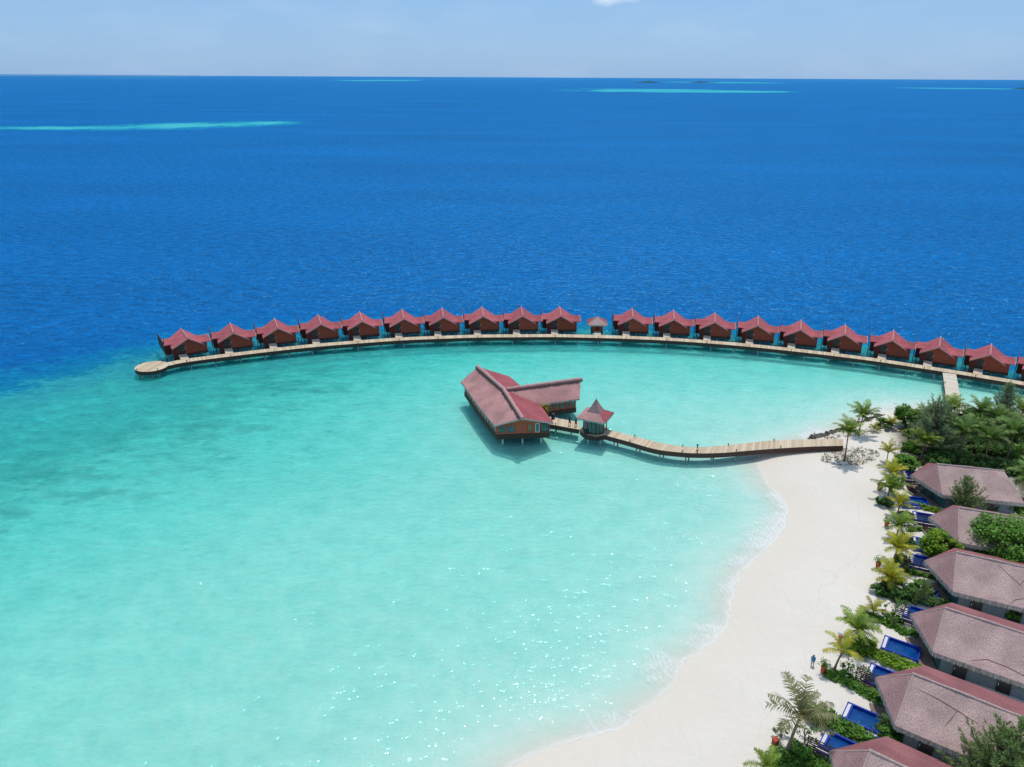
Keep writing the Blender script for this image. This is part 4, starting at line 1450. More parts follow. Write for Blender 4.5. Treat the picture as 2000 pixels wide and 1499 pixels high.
def make_pool():
    """a small raised plunge pool: 3.75 long, 2.5 wide, its beach end at x = 0"""
    p = thing('plunge_pool', 'x', 'pool', (0, 0, 0), 0, 'blue plunge pools of the beach villas')
    L, Wd, h = 3.8, 2.5, .62
    b = MB()
    t = .17
    ov = .42
    for c, d in (((L/2, -Wd/2+t/2), (L, t)), ((L/2, Wd/2-t/2), (L, t)), ((t/2+ov, 0), (t, Wd-2*t)), ((L-t/2, 0), (t, Wd-2*t))):
        b.box((c[0], c[1], h/2-.15), (d[0], d[1], h+.3))
    b.box((L/2, 0, -.1), (L-.3, Wd-.4, .1))
    b.box((.06, 0, h/2-.2), (.12, Wd-2*t, h+.1))
    # the basin's step along the near side
    b.box((L/2+.35, -Wd/2+.42, h/2-.30), (L-1.2, .5, .45))
    b.build('basin', M['tile'], p)
    b = MB()
    b.box((.27, 0, h-.2), (.29, Wd-2*t-.01, .3))
    b.build('overflow_channel', M['pebble'], p)
    b = MB()
    b.face([(ov+t, -Wd/2+t, h-.30), (L-t, -Wd/2+t, h-.30), (L-t, Wd/2-t, h-.30), (ov+t, Wd/2-t, h-.30)])
    b.build('pool_water', M['pool_water'], p)
    b = MB()
    b.box((L/2-.1, -Wd/2-.15, h/2-.28), (L-.3, .28, h+.02))
    b.build('pebble_trough', M['pebble'], p)
    b = MB()
    b.box((L/2-.1, -Wd/2-.36, h/2-.26), (L-.2, .14, h+.06))
    b.build('outer_kerb', M['tile'], p)
    return p

def make_fence(name='slat_fence'):
    f = thing(name, 'x', 'fence', (0, 0, 0), 0, 'brown slatted privacy fences')
    L, h = 3.9, 2.0
    for k in range(8):
        b = MB()
        b.box((L/2, 0, .16+k*.25), (L, .035, .115))
        b.build('slat', M['slat'], f)
    for x in (0, L/2, L):
        b = MB()
        b.box((x, .05, h/2-.1), (.08, .07, h+.2))
        b.build('post', M['slat'], f)
    return f

VZ = 1.2
RIDGE = 6.35
villas = [  # apex in the photo, a second point along the ridge, label
    ((1831, 907), (1960.5, 919.6), 'thatched beach villa farthest back, a feathery conifer standing before its roof'),
    ((1872.3, 991.6), (2000, 1013), 'thatched beach villa half hidden by the large round green tree on its right'),
    ((1868.7, 1079), (2000, 1107.7), 'thatched beach villa with dark cracks in its near roof slope, third from the back'),
    ((1847, 1188), (2000, 1237), 'thatched beach villa beside the fully visible blue pool, fourth from the back'),
    ((1784, 1317), (1921, 1371), 'thatched beach villa with the big conifer in front of its right end'),
    ((1699.5, 1466.7), None, 'thatched beach villa cut off by the bottom edge, nearest to the camera')]
v0 = make_villa()
VIL = []
for i, (a, q, lab) in enumerate(villas):
    v = v0 if i == 0 else copy_tree(v0)
    pa = P(*a, RIDGE)
    if q:
        pq = P(*q, RIDGE)
        ang = math.atan2(pq.y-pa.y, pq.x-pa.x)
    else:
        ang = math.radians(-37.5)
    v.location = (pa.x, pa.y, VZ)
    v.rotation_euler = (0, 0, ang)
    v['label'] = lab
    VIL.append((pa, ang))

# old splits in the thatch of three roofs
for vi, lines in ((2, [[(4.4, -.5), (5.8, -1.7), (6.8, -2.6)], [(7.2, -.9), (7.0, -1.8), (6.5, -2.5)], [(7.4, -3.3), (7.2, -3.9), (6.2, -4.3), (5.6, -5.05)]]),
                  (3, [[(3.3, -4.7), (4.6, -4.0), (6.5, -4.1), (8.6, -4.5), (9.8, -5.0)]]),
                  (4, [[(.6, -1.2), (2.4, -1.35), (4.2, -1.7), (6.0, -2.1)], [(4.2, -1.75), (3.9, -2.7), (3.6, -3.5)]])):
    root = [o for o in SC.objects if o.get('category') == 'villa' and o['label'] == villas[vi][2]][0]
    for ln in lines:
        b = MB()
        b.tube([(x, y, 5.15 + y*.466 + .02) for x, y in ln], [.012] + [.04]*(len(ln)-2) + [.012], 5)
        b.build('thatch_seam', M['seam'], root)

PZ = VZ + .62
pools = [  # beach-end far corner in the photo, villa it belongs to, near-side fence?, label
    ((1761, 919), 0, True, 'blue plunge pool behind the farthest villa, mostly hidden by palm leaves'),
    ((1755, 967), 0, False, 'blue plunge pool with two white loungers at its far side, below the farthest villa'),
    ((1782, 998), 1, True, 'blue plunge pool above a brown fence at the tip of the second villa'),
    ((1781, 1047), 1, False, 'blue plunge pool half covered by the lime-green bush'),
    ((1776, 1080), 2, True, 'blue plunge pool at the tip of the third villa from the back'),
    ((1767, 1138), 2, False, 'blue plunge pool behind a leafy young tree, below the third villa'),
    ((1769, 1179), 3, True, 'blue plunge pool above a slatted fence at the tip of the fourth villa'),
    ((1728, 1240), 3, False, 'blue plunge pool seen whole on white sand above the long bright hedge'),
    ((1701, 1294), 4, True, 'blue plunge pool at the tip of the fifth villa, slatted fence below it'),
    ((1656, 1370), 4, False, 'blue plunge pool with young conifer shoots over its right half'),
    ((1613, 1423), 5, True, 'blue plunge pool nearest to the camera, right of the tall palm trunk')]
fence_lab = ['dark fence below the pool of the farthest villa', 'dark brown fence below the pool of the second villa',
             'slatted fence below the pool of the third villa, behind leafy shoots', 'slatted fence below the pool of the fourth villa, hedge along its foot',
             'slatted fence below the pool of the fifth villa', 'slatted fence nearest to the camera, bushes climbing over it']
p0 = make_pool()
f0 = make_fence()
nf2 = 0
POOLS = []
for i, (q, vi, fen, lab) in enumerate(pools):
    p = p0 if i == 0 else copy_tree(p0)
    ang = VIL[vi][1]
    c = P(*q, PZ)
    n_ = Vector((math.sin(ang), -math.cos(ang), 0))*1.25
    o = c + n_
    p.location = (o.x, o.y, VZ)
    p.rotation_euler = (0, 0, ang)
    p['label'] = lab
    POOLS.append((o, ang))
    if fen:
        f = f0 if nf2 == 0 else copy_tree(f0)
        d = Vector((math.cos(ang), math.sin(ang), 0))
        w = Vector((math.sin(ang), -math.cos(ang), 0))
        fo = o + w*2.0 + d*(-.75)
        f.location = (fo.x, fo.y, VZ-.1)
        f.rotation_euler = (0, 0, ang)
        f['label'] = fence_lab[nf2]
        nf2 += 1

def lounger(px, py, rz, label):
    p = G(px, py)
    o = thing('sun_lounger', label, 'lounger', (p.x, p.y, p.z), rz, 'sun loungers by the pools')
    b = MB()
    for y in (-.32, .32):
        b.box((0, y, .3), (1.9, .05, .06))
    b.box((-.93, 0, .3), (.05, .6, .06))
    b.build('frame', M['metal'], o)
    for x in (-.8, .8):
        for y in (-.3, .3):
            b = MB()
            b.box((x, y, .14), (.05, .05, .28))
            b.build('leg', M['metal'], o)
    b = MB()
    b.box((-.3, 0, .37), (1.25, .58, .08))
    b.build('cushion', M['maroon_cloth'], o)
    b = MB()
    q = [(.34, -.29, .40), (.34, .29, .40), (.92, .29, .82), (.92, -.29, .82)]
    b.face(q); b.face([(x, y, z-.07) for x, y, z in reversed(q)])
    for k in range(4):
        a, c = q[k], q[(k+1) % 4]
        b.face([a, (a[0], a[1], a[2]-.07), (c[0], c[1], c[2]-.07), c])
    b.build('backrest', M['maroon_cloth'], o)
lounger(1778, 963, 1.75, 'dark sun lounger with white frame by the pool, left of the pair')
lounger(1783, 962, 1.75, 'dark sun lounger with white frame by the pool, right of the pair')
lounger(1812, 1045, 1.6, 'single dark sun lounger on sand beside the lime-green bush')

# ------------------------------------------------------------------ plants
def palm(px, py, hgt, crown, label, seed, m='palm_green', nf=15, lean=(0, 0), up=.6, group='young coconut palms along the beach', r=.14, base=None, bare=0, gap=None):
    rnd = random.Random(seed)
    nf = int(nf*1.12) if nf > 8 else nf
    up = min(1.0, up+.12)
    if group.startswith('young'):
        crown *= 1.16
    g = base or G(px, py)
    o = thing('coconut_palm', label, 'palm', (g.x, g.y, g.z-.1), 0, group)
    # trunk
    n = 7
    pts = [Vector((lean[0]*(k/n)**1.6, lean[1]*(k/n)**1.6, (hgt+.1)*k/n)) for k in range(n+1)]
    b = MB()
    b.tube(pts, [r*(1.55-.75*min(1, k*2.5/n)) if k < 3 else r*(.86-.20*k/n) for k in range(n+1)], 8)
    b.build('trunk', M['bark'], o, None, True)
    top = pts[-1]
    b = MB()
    b.tube([top+Vector((0, 0, -.25*crown/3)), top+Vector((0, 0, .05)), top+Vector((0, 0, .3*crown/3))], [r*.9, r*1.35, r*.7], 8)
    b.build('leaf_base', M['boot'], o, None, True)
    b = MB()
    ga = 2.399963
    for k in range(nf):
        f = k/(nf-1)*rnd.uniform(.9, 1.0)
        az = k*ga + rnd.uniform(-.25, .25)
        el = math.radians(82 - (60+40*(1-up))*f**.85 + rnd.uniform(-9, 9))
        Lf = crown*rnd.uniform(.82, 1.1)*(.75+.25*math.sin(math.pi*min(1, f*1.1+.1)))
        droop = rnd.uniform(.75, 1.25)*(1.15 - .35*up)
        tn = min(1, max(0, .70 - .55*f + rnd.uniform(-.3, .3)))
        seg = 12
        p = top + Vector((0, 0, .12))
        pts_, dirs = [p], []
        e = el
        roll = rnd.uniform(-.5, .5)
        for s in range(seg):
            e -= droop*(.02+.20*(s/seg)**1.3)
            d = Vector((math.cos(az)*math.cos(e), math.sin(az)*math.cos(e), math.sin(e)))
            p = p + d*(Lf/seg)
            pts_.append(p); dirs.append(d)
        b.tube(pts_, [.035*(1-.8*i/seg)*crown/3 for i in range(seg+1)], 4, 0, min(1, tn+.25), False)
        side0 = Vector((-math.sin(az), math.cos(az), 0))
        for s in range(3, seg*3+1):
            t = s/(seg*3)
            i = min(int(t*seg), seg-1)
            base_ = pts_[i].lerp(pts_[i+1], t*seg-i)
            d = dirs[i]
            upv = side0.cross(d)*-1
            if upv.z < 0:
                upv = -upv
            ll = crown*.26*(math.sin(math.pi*(.10+.80*t))**.8)*rnd.uniform(.8, 1.1)
            for sg in (-1, 1):
                if rnd.random() < bare:
                    continue
                side = (side0*math.cos(roll*sg) + upv*math.sin(roll*sg))*sg
                dr = rnd.uniform(.2, .75)
                ld = (side*.82 + d*rnd.uniform(.35, .7) - Vector((0, 0, dr*.55)) + upv*.22).normalized()
                w = d*(.036*crown/3)
                a = base_
                mid = a + ld*ll*.55
                tip = a + ld*ll - Vector((0, 0, ll*dr*.45))
                b.face([a-w, a+w, mid+w*.9, mid-w*.9], 0, min(1, max(0, tn+rnd.uniform(-.12, .12))))
                b.face([mid-w*.9, mid+w*.9, tip], 0, min(1, max(0, tn+rnd.uniform(-.12, .12))))
    b.build('crown', M[m], o)
    return o

def leaf_face(b, p, size, rnd, flat=.5, t=None, asp=.6):
    a = rnd.uniform(0, 6.283)
    e = rnd.gauss(0, flat)
    u = Vector((math.cos(a)*math.cos(e), math.sin(a)*math.cos(e), math.sin(e)))*size
    v = Vector((-math.sin(a), math.cos(a), rnd.gauss(0, flat)))*size*asp
    b.face([p-u, p-v*.9, p+u, p+v*.9], 0, rnd.random() if t is None else min(1, max(0, t+rnd.uniform(-.25, .25))))

def broadleaf(name, px, py, hgt, rad, label, seed, m='leaf', cat='tree', group=None, nclump=46, per=80, leaf=.17, base=None, crown_from=.25, asp=(1, 1), sink=0.0):
    rnd = random.Random(seed)
    g = base or G(px, py)
    o = thing(name, label, cat, (g.x, g.y, g.z-.05-sink), rnd.uniform(0, 6), group)
    cz = hgt*(crown_from+1)/2
    ch = hgt*(1-crown_from)/2
    b = MB()
    stem = [Vector((0, 0, 0)), Vector((rnd.uniform(-.1, .1)*rad, rnd.uniform(-.1, .1)*rad, hgt*crown_from)), Vector((rnd.uniform(-.2, .2)*rad, rnd.uniform(-.2, .2)*rad, cz))]
    r0 = .035*hgt + .03
    b.tube(stem, [r0, r0*.75, r0*.4], 7)
    b2 = MB()
    for k in range(nclump):
        a = rnd.uniform(0, 6.283)
        zz = rnd.uniform(-.95, 1.0)
        rr_ = math.sqrt(max(0, 1-zz*zz))*rnd.uniform(.62, 1.08)
        wob = 1 + .20*math.sin(3*a+seed) + .12*math.sin(5*a+seed*2)
        c = Vector((math.cos(a)*rr_*rad*asp[0]*wob, math.sin(a)*rr_*rad*asp[1]*wob, cz + zz*ch*rnd.uniform(.8, 1.05)))
        if k % 4 == 0:
            b.tube([stem[1].lerp(stem[2], rnd.uniform(0, 1)), c.lerp(stem[2], .45)+Vector((0, 0, .05*hgt)), c], [r0*.35, r0*.22, r0*.1], 5, 0, .5, False)
        cr = rad*rnd.uniform(.17, .34)
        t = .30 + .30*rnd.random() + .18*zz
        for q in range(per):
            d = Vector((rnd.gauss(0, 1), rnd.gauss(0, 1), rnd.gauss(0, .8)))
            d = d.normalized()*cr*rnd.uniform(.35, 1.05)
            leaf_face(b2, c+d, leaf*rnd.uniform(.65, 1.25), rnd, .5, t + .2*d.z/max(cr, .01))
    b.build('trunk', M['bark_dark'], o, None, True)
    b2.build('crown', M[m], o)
    return o

def casuarina(px, py, hgt, rad, label, seed, m='casu', group='feathery casuarina trees', nbr=70, base=None, dens=1.0, tips=1, twist=0.0):
    rnd = random.Random(seed)
    g = base or G(px, py)
    o = thing('casuarina_tree', label, 'tree', (g.x, g.y, g.z-.1), 0, group)
    b, b2 = MB(), MB()
    stems = []
    for k in range(tips):
        sw = Vector((rnd.uniform(-.35, .35)*rad, rnd.uniform(-.35, .35)*rad, 0)) if tips > 1 else Vector((rnd.uniform(-.12, .12)*rad, rnd.uniform(-.12, .12)*rad, 0))
        h = hgt*(1 if k == 0 else rnd.uniform(.72, .95))
        stems.append([Vector((0, 0, 0)), sw*.15+Vector((0, 0, h*.25)), sw*.55+Vector((0, 0, h*.6)), sw+Vector((0, 0, h))])
    for s in stems:
        b.tube(s, [.022*hgt+.02, .017*hgt+.015, .010*hgt+.01, .01], 7)
    def spray(p, d, ln, t):
        """a drooping tuft of thin needles along a twig"""
        n = int(13*dens)
        for q in range(n):
            f = rnd.random()
            a = p + d*ln*f
            nd = (d*rnd.uniform(.35, 1.0) + Vector((rnd.gauss(0, .5), rnd.gauss(0, .5), rnd.gauss(.10, .42)))).normalized()
            L = ln*rnd.uniform(.35, .75)
            w = nd.cross(Vector((rnd.gauss(0, 1), rnd.gauss(0, 1), rnd.gauss(0, 1)))).normalized()*(.012+.008*hgt/6)
            tip = a + nd*L + Vector((0, 0, -.10*L))
            b2.face([a-w, a+w, tip+w*.35, tip-w*.35], 0, min(1, max(0, t+rnd.uniform(-.25, .25))))
    for k in range(nbr):
        s = stems[k % len(stems)]
        f = .10 + .90*((k+rnd.random())/nbr)
        i = min(2, int(f*3))
        p = s[i].lerp(s[i+1], f*3-i) if f < 1 else s[3]
        az = k*2.399963 + rnd.uniform(-.4, .4)
        prof = (1.0-f)**.70*(.70+.5*min(1, f*4)) + .07
        Lb = rad*prof*rnd.uniform(.65, 1.2)*1.05
        e = math.radians(rnd.uniform(12, 48) + 22*f)
        d = Vector((math.cos(az)*math.cos(e), math.sin(az)*math.cos(e), math.sin(e)))
        mid = p + d*Lb*.55
        end = p + d*Lb + Vector((0, 0, .10*Lb))
        b.tube([p, mid, end], [.006*hgt+.006, .004*hgt+.004, .004], 4, 0, .5, False)
        nt = max(4, int(Lb*5.0))
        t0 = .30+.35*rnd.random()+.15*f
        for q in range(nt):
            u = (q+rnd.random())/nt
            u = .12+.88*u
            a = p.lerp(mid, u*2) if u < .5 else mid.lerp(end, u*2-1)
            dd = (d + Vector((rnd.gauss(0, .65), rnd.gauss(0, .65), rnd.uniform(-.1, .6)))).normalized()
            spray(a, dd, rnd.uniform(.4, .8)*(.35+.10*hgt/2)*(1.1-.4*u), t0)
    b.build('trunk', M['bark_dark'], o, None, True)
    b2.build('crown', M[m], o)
    return o

def hedge(pts, width, hgt, label, seed, m='leaf', group='low hedges between the villa gardens', leaf=.15, dens=62, name='hedge', cat='hedge'):
    """a low planting along a line of photograph points"""
    rnd = random.Random(seed)
    line = [G(x, y) for x, y in pts]
    o0 = line[0]
    o = thing(name, label, cat, (o0.x, o0.y, o0.z), 0, group)
    b, st = MB(), MB()
    L = sum((c-a).length for a, c in zip(line, line[1:]))
    n = int(L*7.5)
    for k in range(n):
        s = L*(k+rnd.random())/n
        for a, c in zip(line, line[1:]):
            d = (c-a).length
            if s <= d:
                p = a.lerp(c, s/d)
                u = (c-a)/d
                break
            s -= d
        off = max(-1, min(1, rnd.gauss(0, .45)))
        w = Vector((-u.y, u.x, 0))*off*width/2
        r = rnd.uniform(.26, .52)*max(width, .9)/1.1
        h = hgt*rnd.uniform(.45, 1.1)*(1-.45*abs(off))
        c = p + w - o0
        st.tube([c+Vector((0, 0, -.1)), c+Vector((rnd.uniform(-.1, .1), rnd.uniform(-.1, .1), h*.8))], [.025, .012], 4, 0, .5, False)
        t = rnd.uniform(.15, .85)
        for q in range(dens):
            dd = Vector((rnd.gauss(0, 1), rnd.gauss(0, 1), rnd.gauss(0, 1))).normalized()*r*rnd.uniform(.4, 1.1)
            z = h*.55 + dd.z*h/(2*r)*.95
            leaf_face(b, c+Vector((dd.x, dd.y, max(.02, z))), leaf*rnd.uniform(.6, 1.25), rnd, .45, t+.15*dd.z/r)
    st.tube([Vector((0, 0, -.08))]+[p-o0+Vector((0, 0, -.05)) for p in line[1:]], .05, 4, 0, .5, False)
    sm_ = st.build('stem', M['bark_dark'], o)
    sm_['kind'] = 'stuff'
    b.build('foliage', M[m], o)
    return o
# --- palms, from the breakwater towards the camera
palm(1649, 900, 5.2, 2.6, 'tall palm standing in the dry scrub at the landward end of the boardwalk', 11, 'palm_green', 17, (-.15, 0), .75)
palm(1676, 850, 3.6, 3.0, 'palm with long open fronds by the dark rock breakwater', 12, 'palm_green', 15, (.35, .1), .85)
palm(1741, 838, .9, 1.6, 'small yellow-green palm on sand beside the round tree', 13, 'palm_yellow', 11, (0, 0), .8, r=.09)
palm(1707, 843, .35, 1.3, 'tiny bushy yellow-green palm at the end of the breakwater', 14, 'palm_yellow', 10, (0, 0), .8, r=.07)
palm(1731, 906, 2.0, 2.1, 'young yellow palm just left of the spreading dark-green shrub', 15, 'palm_yellow', 11, (0, .1), .95, r=.10)
palm(1740, 962, 3.0, 2.3, 'bright green palm at the head of the beach row, before the farthest villa', 16, 'palm_yellow', 14, (-.2, .2), .6)
palm(1733, 976, 1.9, 2.6, 'green palm with a dark bush round its foot, left of the twin loungers', 17, 'palm_green', 16, (0, 0), .55)
palm(1752, 1006, 1.6, 2.2, 'yellow palm with one drooping orange frond, left of the second villa pool', 18, 'palm_yellow', 13, (.15, 0), .75)
palm(1750, 1051, 1.7, 2.4, 'green palm left of the dark brown pool fence', 19, 'palm_green', 15, (.2, .1), .6)
palm(1742, 1104, 2.3, 2.5, 'golden yellow palm standing in the middle of the beach row', 20, 'palm_yellow', 16, (.3, 0), .65)
palm(1729, 1150, 1.5, 2.4, 'golden palm over a round bush, left of the leafy young tree', 21, 'palm_yellow', 15, (.2, 0), .6)
palm(1704, 1204, .6, 1.9, 'small sparse palm just right of the red planter by the fourth fence', 22, 'palm_yellow', 7, (0, 0), .9, r=.09)
palm(1668, 1258, 1.8, 2.7, 'spreading green palm left of the pool seen whole', 23, 'palm_green', 16, (.1, 0), .55)
palm(1628, 1314, 2.6, 2.3, 'thin leaning palm with few fronds, nearest the person on the sand', 24, 'palm_yellow', 7, (.55, .1), .7)
palm(1536, 1475, 4.4, 3.7, 'tallest beach palm with ragged grey fronds, left of the nearest pool', 25, 'palm_dry', 12, (.75, .2), .85, r=.19, bare=.28)
palm(1494, 1525, 1.3, 2.2, 'palm cut off by the bottom edge, left of the red box planter', 26, 'palm_green', 8, (0, 0), .85)
gp = 'dark palms of the wooded shore'
for (x, y, h, c, lab, sd, mm) in (
        (1873, 895, 3.4, 3.4, 'dark palm right behind the left half of the farthest villa roof', 31, 'palm_dark'),
        (1921, 905, 3.2, 3.3, 'dark palm behind the middle of the farthest villa roof', 32, 'palm_dark'),
        (1966, 900, 3.6, 3.6, 'large dark palm behind the right end of the farthest villa roof', 33, 'palm_dark'),
        (2004, 902, 3.4, 3.4, 'dark palm at the right edge behind the farthest villa', 34, 'palm_dark'),
        (1850, 838, 2.6, 3.0, 'olive palm at the landward foot of the straight pale walkway', 35, 'palm_green'),
        (1905, 850, 3.2, 3.0, 'dark palm right of the straight pale walkway by the water', 36, 'palm_dark'),
        (1800, 850, 2.2, 2.6, 'olive palm on the left margin of the wooded shore', 37, 'palm_green'),
        (1940, 868, 3.2, 3.1, 'olive palm below the pointed conifer of the wooded shore', 38, 'palm_dark'),
        (2000, 985, 3.0, 3.4, 'palm with drooping fronds over the right end of the farthest villa', 39, 'palm_dark'),
        (1800, 892, 1.6, 2.6, 'low arching palm between the grey conifer and the farthest villa', 40, 'palm_green'),
        (1985, 850, 3.6, 3.1, 'olive palm at the right edge above the other shore palms', 41, 'palm_green')):
    palm(x, y, h+1.1, c*1.18, lab, sd, mm, 17, (0, 0), .72, gp)
palm(1985, 1075, 3.4, 2.4, 'green palm rising out of the large round tree at the right edge', 42, 'palm_green', 14, (0, 0), .7, gp)

# --- casuarinas
casuarina(1822, 882, 9.6, 4.9, 'broad grey-green conifer at the left of the wooded shore, tallest there', 51, 'casu_grey', nbr=170, dens=1.5, tips=4)
casuarina(1793, 872, 5.4, 2.8, 'smaller grey-green conifer at the left foot of the broad one', 52, 'casu_grey', nbr=60, dens=1.1, tips=2)
casuarina(1948, 855, 9.9, 3.7, 'pointed conifer rising over the water at the right of the wooded shore', 53, 'casu_grey', nbr=130, dens=1.3)
casuarina(1996, 832, 4.6, 2.0, 'small wispy conifer over the water at the right edge', 54, 'casu_grey', nbr=40)
casuarina(1880, 1008, 6.0, 3.1, 'feathery conifer in front of the farthest villa roof', 55, 'casu', nbr=110, dens=1.2)
casuarina(1928, 1560, 8.4, 4.0, 'big bushy conifer at the bottom right, covering the end of the fifth villa', 56, 'casu', nbr=190, dens=1.5, tips=4)
casuarina(1800, 1178, 3.2, 1.7, 'leafy young conifer between the third villa and its near pool', 57, 'casu', nbr=46, dens=1.0)
casuarina(1722, 1432, 2.2, 1.5, 'young conifer shoots growing over the pool of the fifth villa', 58, 'casu', nbr=34, dens=1.0, tips=3)
casuarina(1745, 1225, 1.2, .8, 'slender feathery sapling by the fourth fence', 59, 'casu', nbr=20)

# --- broadleaf trees and shrubs
broadleaf('round_tree', 1768, 832, 3.9, 2.0, 'round dark-green tree standing against the lagoon at the tip of the shore', 61, 'leaf', 'tree', 'broad-leaved trees', 60, 90)
broadleaf('shrub', 1724, 836, 1.6, 1.5, 'loose grey-green shrub along the breakwater, left of the round tree', 62, 'leaf_deep', 'shrub', 'shrubs', 26, 60)
broadleaf('shrub', 1762, 918, 2.0, 2.0, 'spreading umbrella-shaped dark-green shrub above the farthest pool', 63, 'leaf', 'shrub', 'shrubs', 44, 80, .2, crown_from=.45)
broadleaf('shrub', 1728, 988, 1.3, 1.05, 'round dark-green bush at the foot of the palm beside the open sand', 64, 'leaf_deep', 'shrub', 'shrubs', 26, 80, crown_from=.05)
broadleaf('round_tree', 1962, 1098, 5.6, 4.2, 'large dense green tree at the right edge between the second and third villas', 65, 'leaf', 'tree', 'broad-leaved trees', 130, 110, .2, crown_from=.1)
broadleaf('round_tree', 1892, 1076, 3.0, 1.7, 'mid-green bush left of the large dense tree, before the second villa roof', 66, 'leaf', 'tree', 'broad-leaved trees', 36, 80, crown_from=.1)
broadleaf('lime_bush', 1834, 1085, 3.2, 2.3, 'lime-green bush covering the near corner of the second villa', 67, 'leaf_lime', 'shrub', 'shrubs', 60, 90, crown_from=.08)
broadleaf('shrub', 1728, 1160, 1.4, 1.25, 'round dark-green bush under the golden palm of the beach row', 68, 'leaf_deep', 'shrub', 'shrubs', 30, 80, crown_from=.03)
broadleaf('shrub', 1752, 1168, 1.2, 1.3, 'dark-green bush just right of the round bush under the golden palm', 69, 'leaf_deep', 'shrub', 'shrubs', 28, 80, crown_from=.03)
broadleaf('round_tree', 1994, 1345, 2.6, 1.7, 'yellow-green tree at the right edge beside the fourth villa eave', 70, 'leaf_lime', 'tree', 'broad-leaved trees', 40, 80)
broadleaf('shrub', 1870, 1305, 1.5, .9, 'upright green shrub by the grey wall of the fourth villa, left of the others', 71, 'leaf', 'shrub', 'shrubs', 20, 60)
broadleaf('shrub', 1890, 1318, 1.9, .9, 'taller green shrub by the doorway of the fourth villa', 72, 'leaf', 'shrub', 'shrubs', 22, 60)
broadleaf('shrub', 1980, 1215, 1.7, .8, 'slim green shrub by the grey wall of the third villa', 73, 'leaf', 'shrub', 'shrubs', 18, 60)
broadleaf('shrub', 1918, 1187, 1.0, .55, 'small white-flowered shrub by the third villa doorway', 74, 'leaf', 'shrub', 'shrubs', 10, 50)
broadleaf('shrub', 1960, 1000, 1.6, 1.6, 'green shrub along the wall of the farthest villa', 75, 'leaf', 'shrub', 'shrubs', 26, 60, crown_from=.05)
gs = 'undergrowth bushes of the wooded shore'
for i, (x, y, h, r, mm, lab) in enumerate((
        (1790, 838, 1.9, 1.7, 'leaf', 'olive bush just right of the round lagoon tree'), (1778, 852, 1.2, 1.3, 'leaf_lime', 'light green bush below the round lagoon tree'),
        (1778, 880, 1.7, 1.5, 'leaf', 'dark bush bordering the sand, left of the grey conifer'), (1850, 862, 2.4, 2.2, 'leaf_deep', 'deep green bush right of the broad grey conifer'),
        (1880, 845, 2.2, 2.0, 'leaf', 'bush at the right foot of the straight pale walkway'), (1925, 838, 2.4, 2.4, 'leaf', 'bush by the water left of the pointed conifer'),
        (1970, 850, 2.5, 2.4, 'leaf', 'bush right of the pointed conifer foot'), (2005, 860, 2.4, 2.4, 'leaf_deep', 'bush at the right edge of the wooded shore'),
        (1900, 875, 2.3, 2.3, 'leaf_deep', 'deep green bush between the shore palms'), (1945, 885, 2.2, 2.2, 'leaf_deep', 'deep green bush behind the farthest villa roof'),
        (1990, 925, 2.6, 2.4, 'leaf_deep', 'deep green bush right of the farthest villa ridge'), (1845, 893, 2.0, 2.0, 'leaf_deep', 'deep green bush behind the farthest villa, left end'),
        (1820, 830, 1.8, 1.6, 'leaf', 'low bush by the water left of the straight walkway'), (1865, 832, 1.4, 1.2, 'leaf_deep', 'small dark bush right where the straight walkway meets land'),
        (1775, 898, .9, .9, 'scrub', 'dry brown bush on sand above the umbrella shrub'), (1795, 905, 1.0, 1.0, 'scrub', 'dry bush against the farthest villa tip'),
        (2010, 1000, 2.4, 2.0, 'leaf_lime', 'light green bush at the right edge by the farthest villa'),
        (1840, 815, 2.0, 2.0, 'leaf', 'green bush at the water left of the straight walkway end'), (1895, 818, 2.0, 2.0, 'leaf', 'green bush at the water right of the straight walkway end'),
        (1925, 816, 2.0, 2.2, 'leaf_deep', 'dark bush at the water edge below the small wispy conifer row'), (1965, 818, 2.2, 2.2, 'leaf', 'bush at the water edge behind the pointed conifer'),
        (2000, 822, 2.2, 2.2, 'leaf', 'bush at the water edge on the right margin'), (1805, 818, 1.8, 1.7, 'leaf', 'bush at the water edge between round tree and walkway'),
        (1880, 905, 2.0, 2.2, 'leaf_deep', 'deep shade bush behind the middle of the farthest roof'), (1915, 912, 2.0, 2.2, 'leaf_deep', 'deep shade bush behind the farthest roof, right of its middle'),
        (1955, 918, 2.0, 2.2, 'leaf_deep', 'deep shade bush by the right end of the farthest ridge'), (1830, 905, 1.7, 1.7, 'leaf_deep', 'deep shade bush at the left tip of the farthest ridge'),
        (1985, 890, 2.6, 2.6, 'leaf', 'tall bush among the right-hand shore palms'), (1860, 880, 2.4, 2.4, 'leaf_deep', 'tall dark bush right of the broad conifer foot'))):
    broadleaf('undergrowth_bush', x, y, h*.72, r, lab, 80+i, mm, 'bush', gs, int(14+10*r), 70, .17, crown_from=.02)

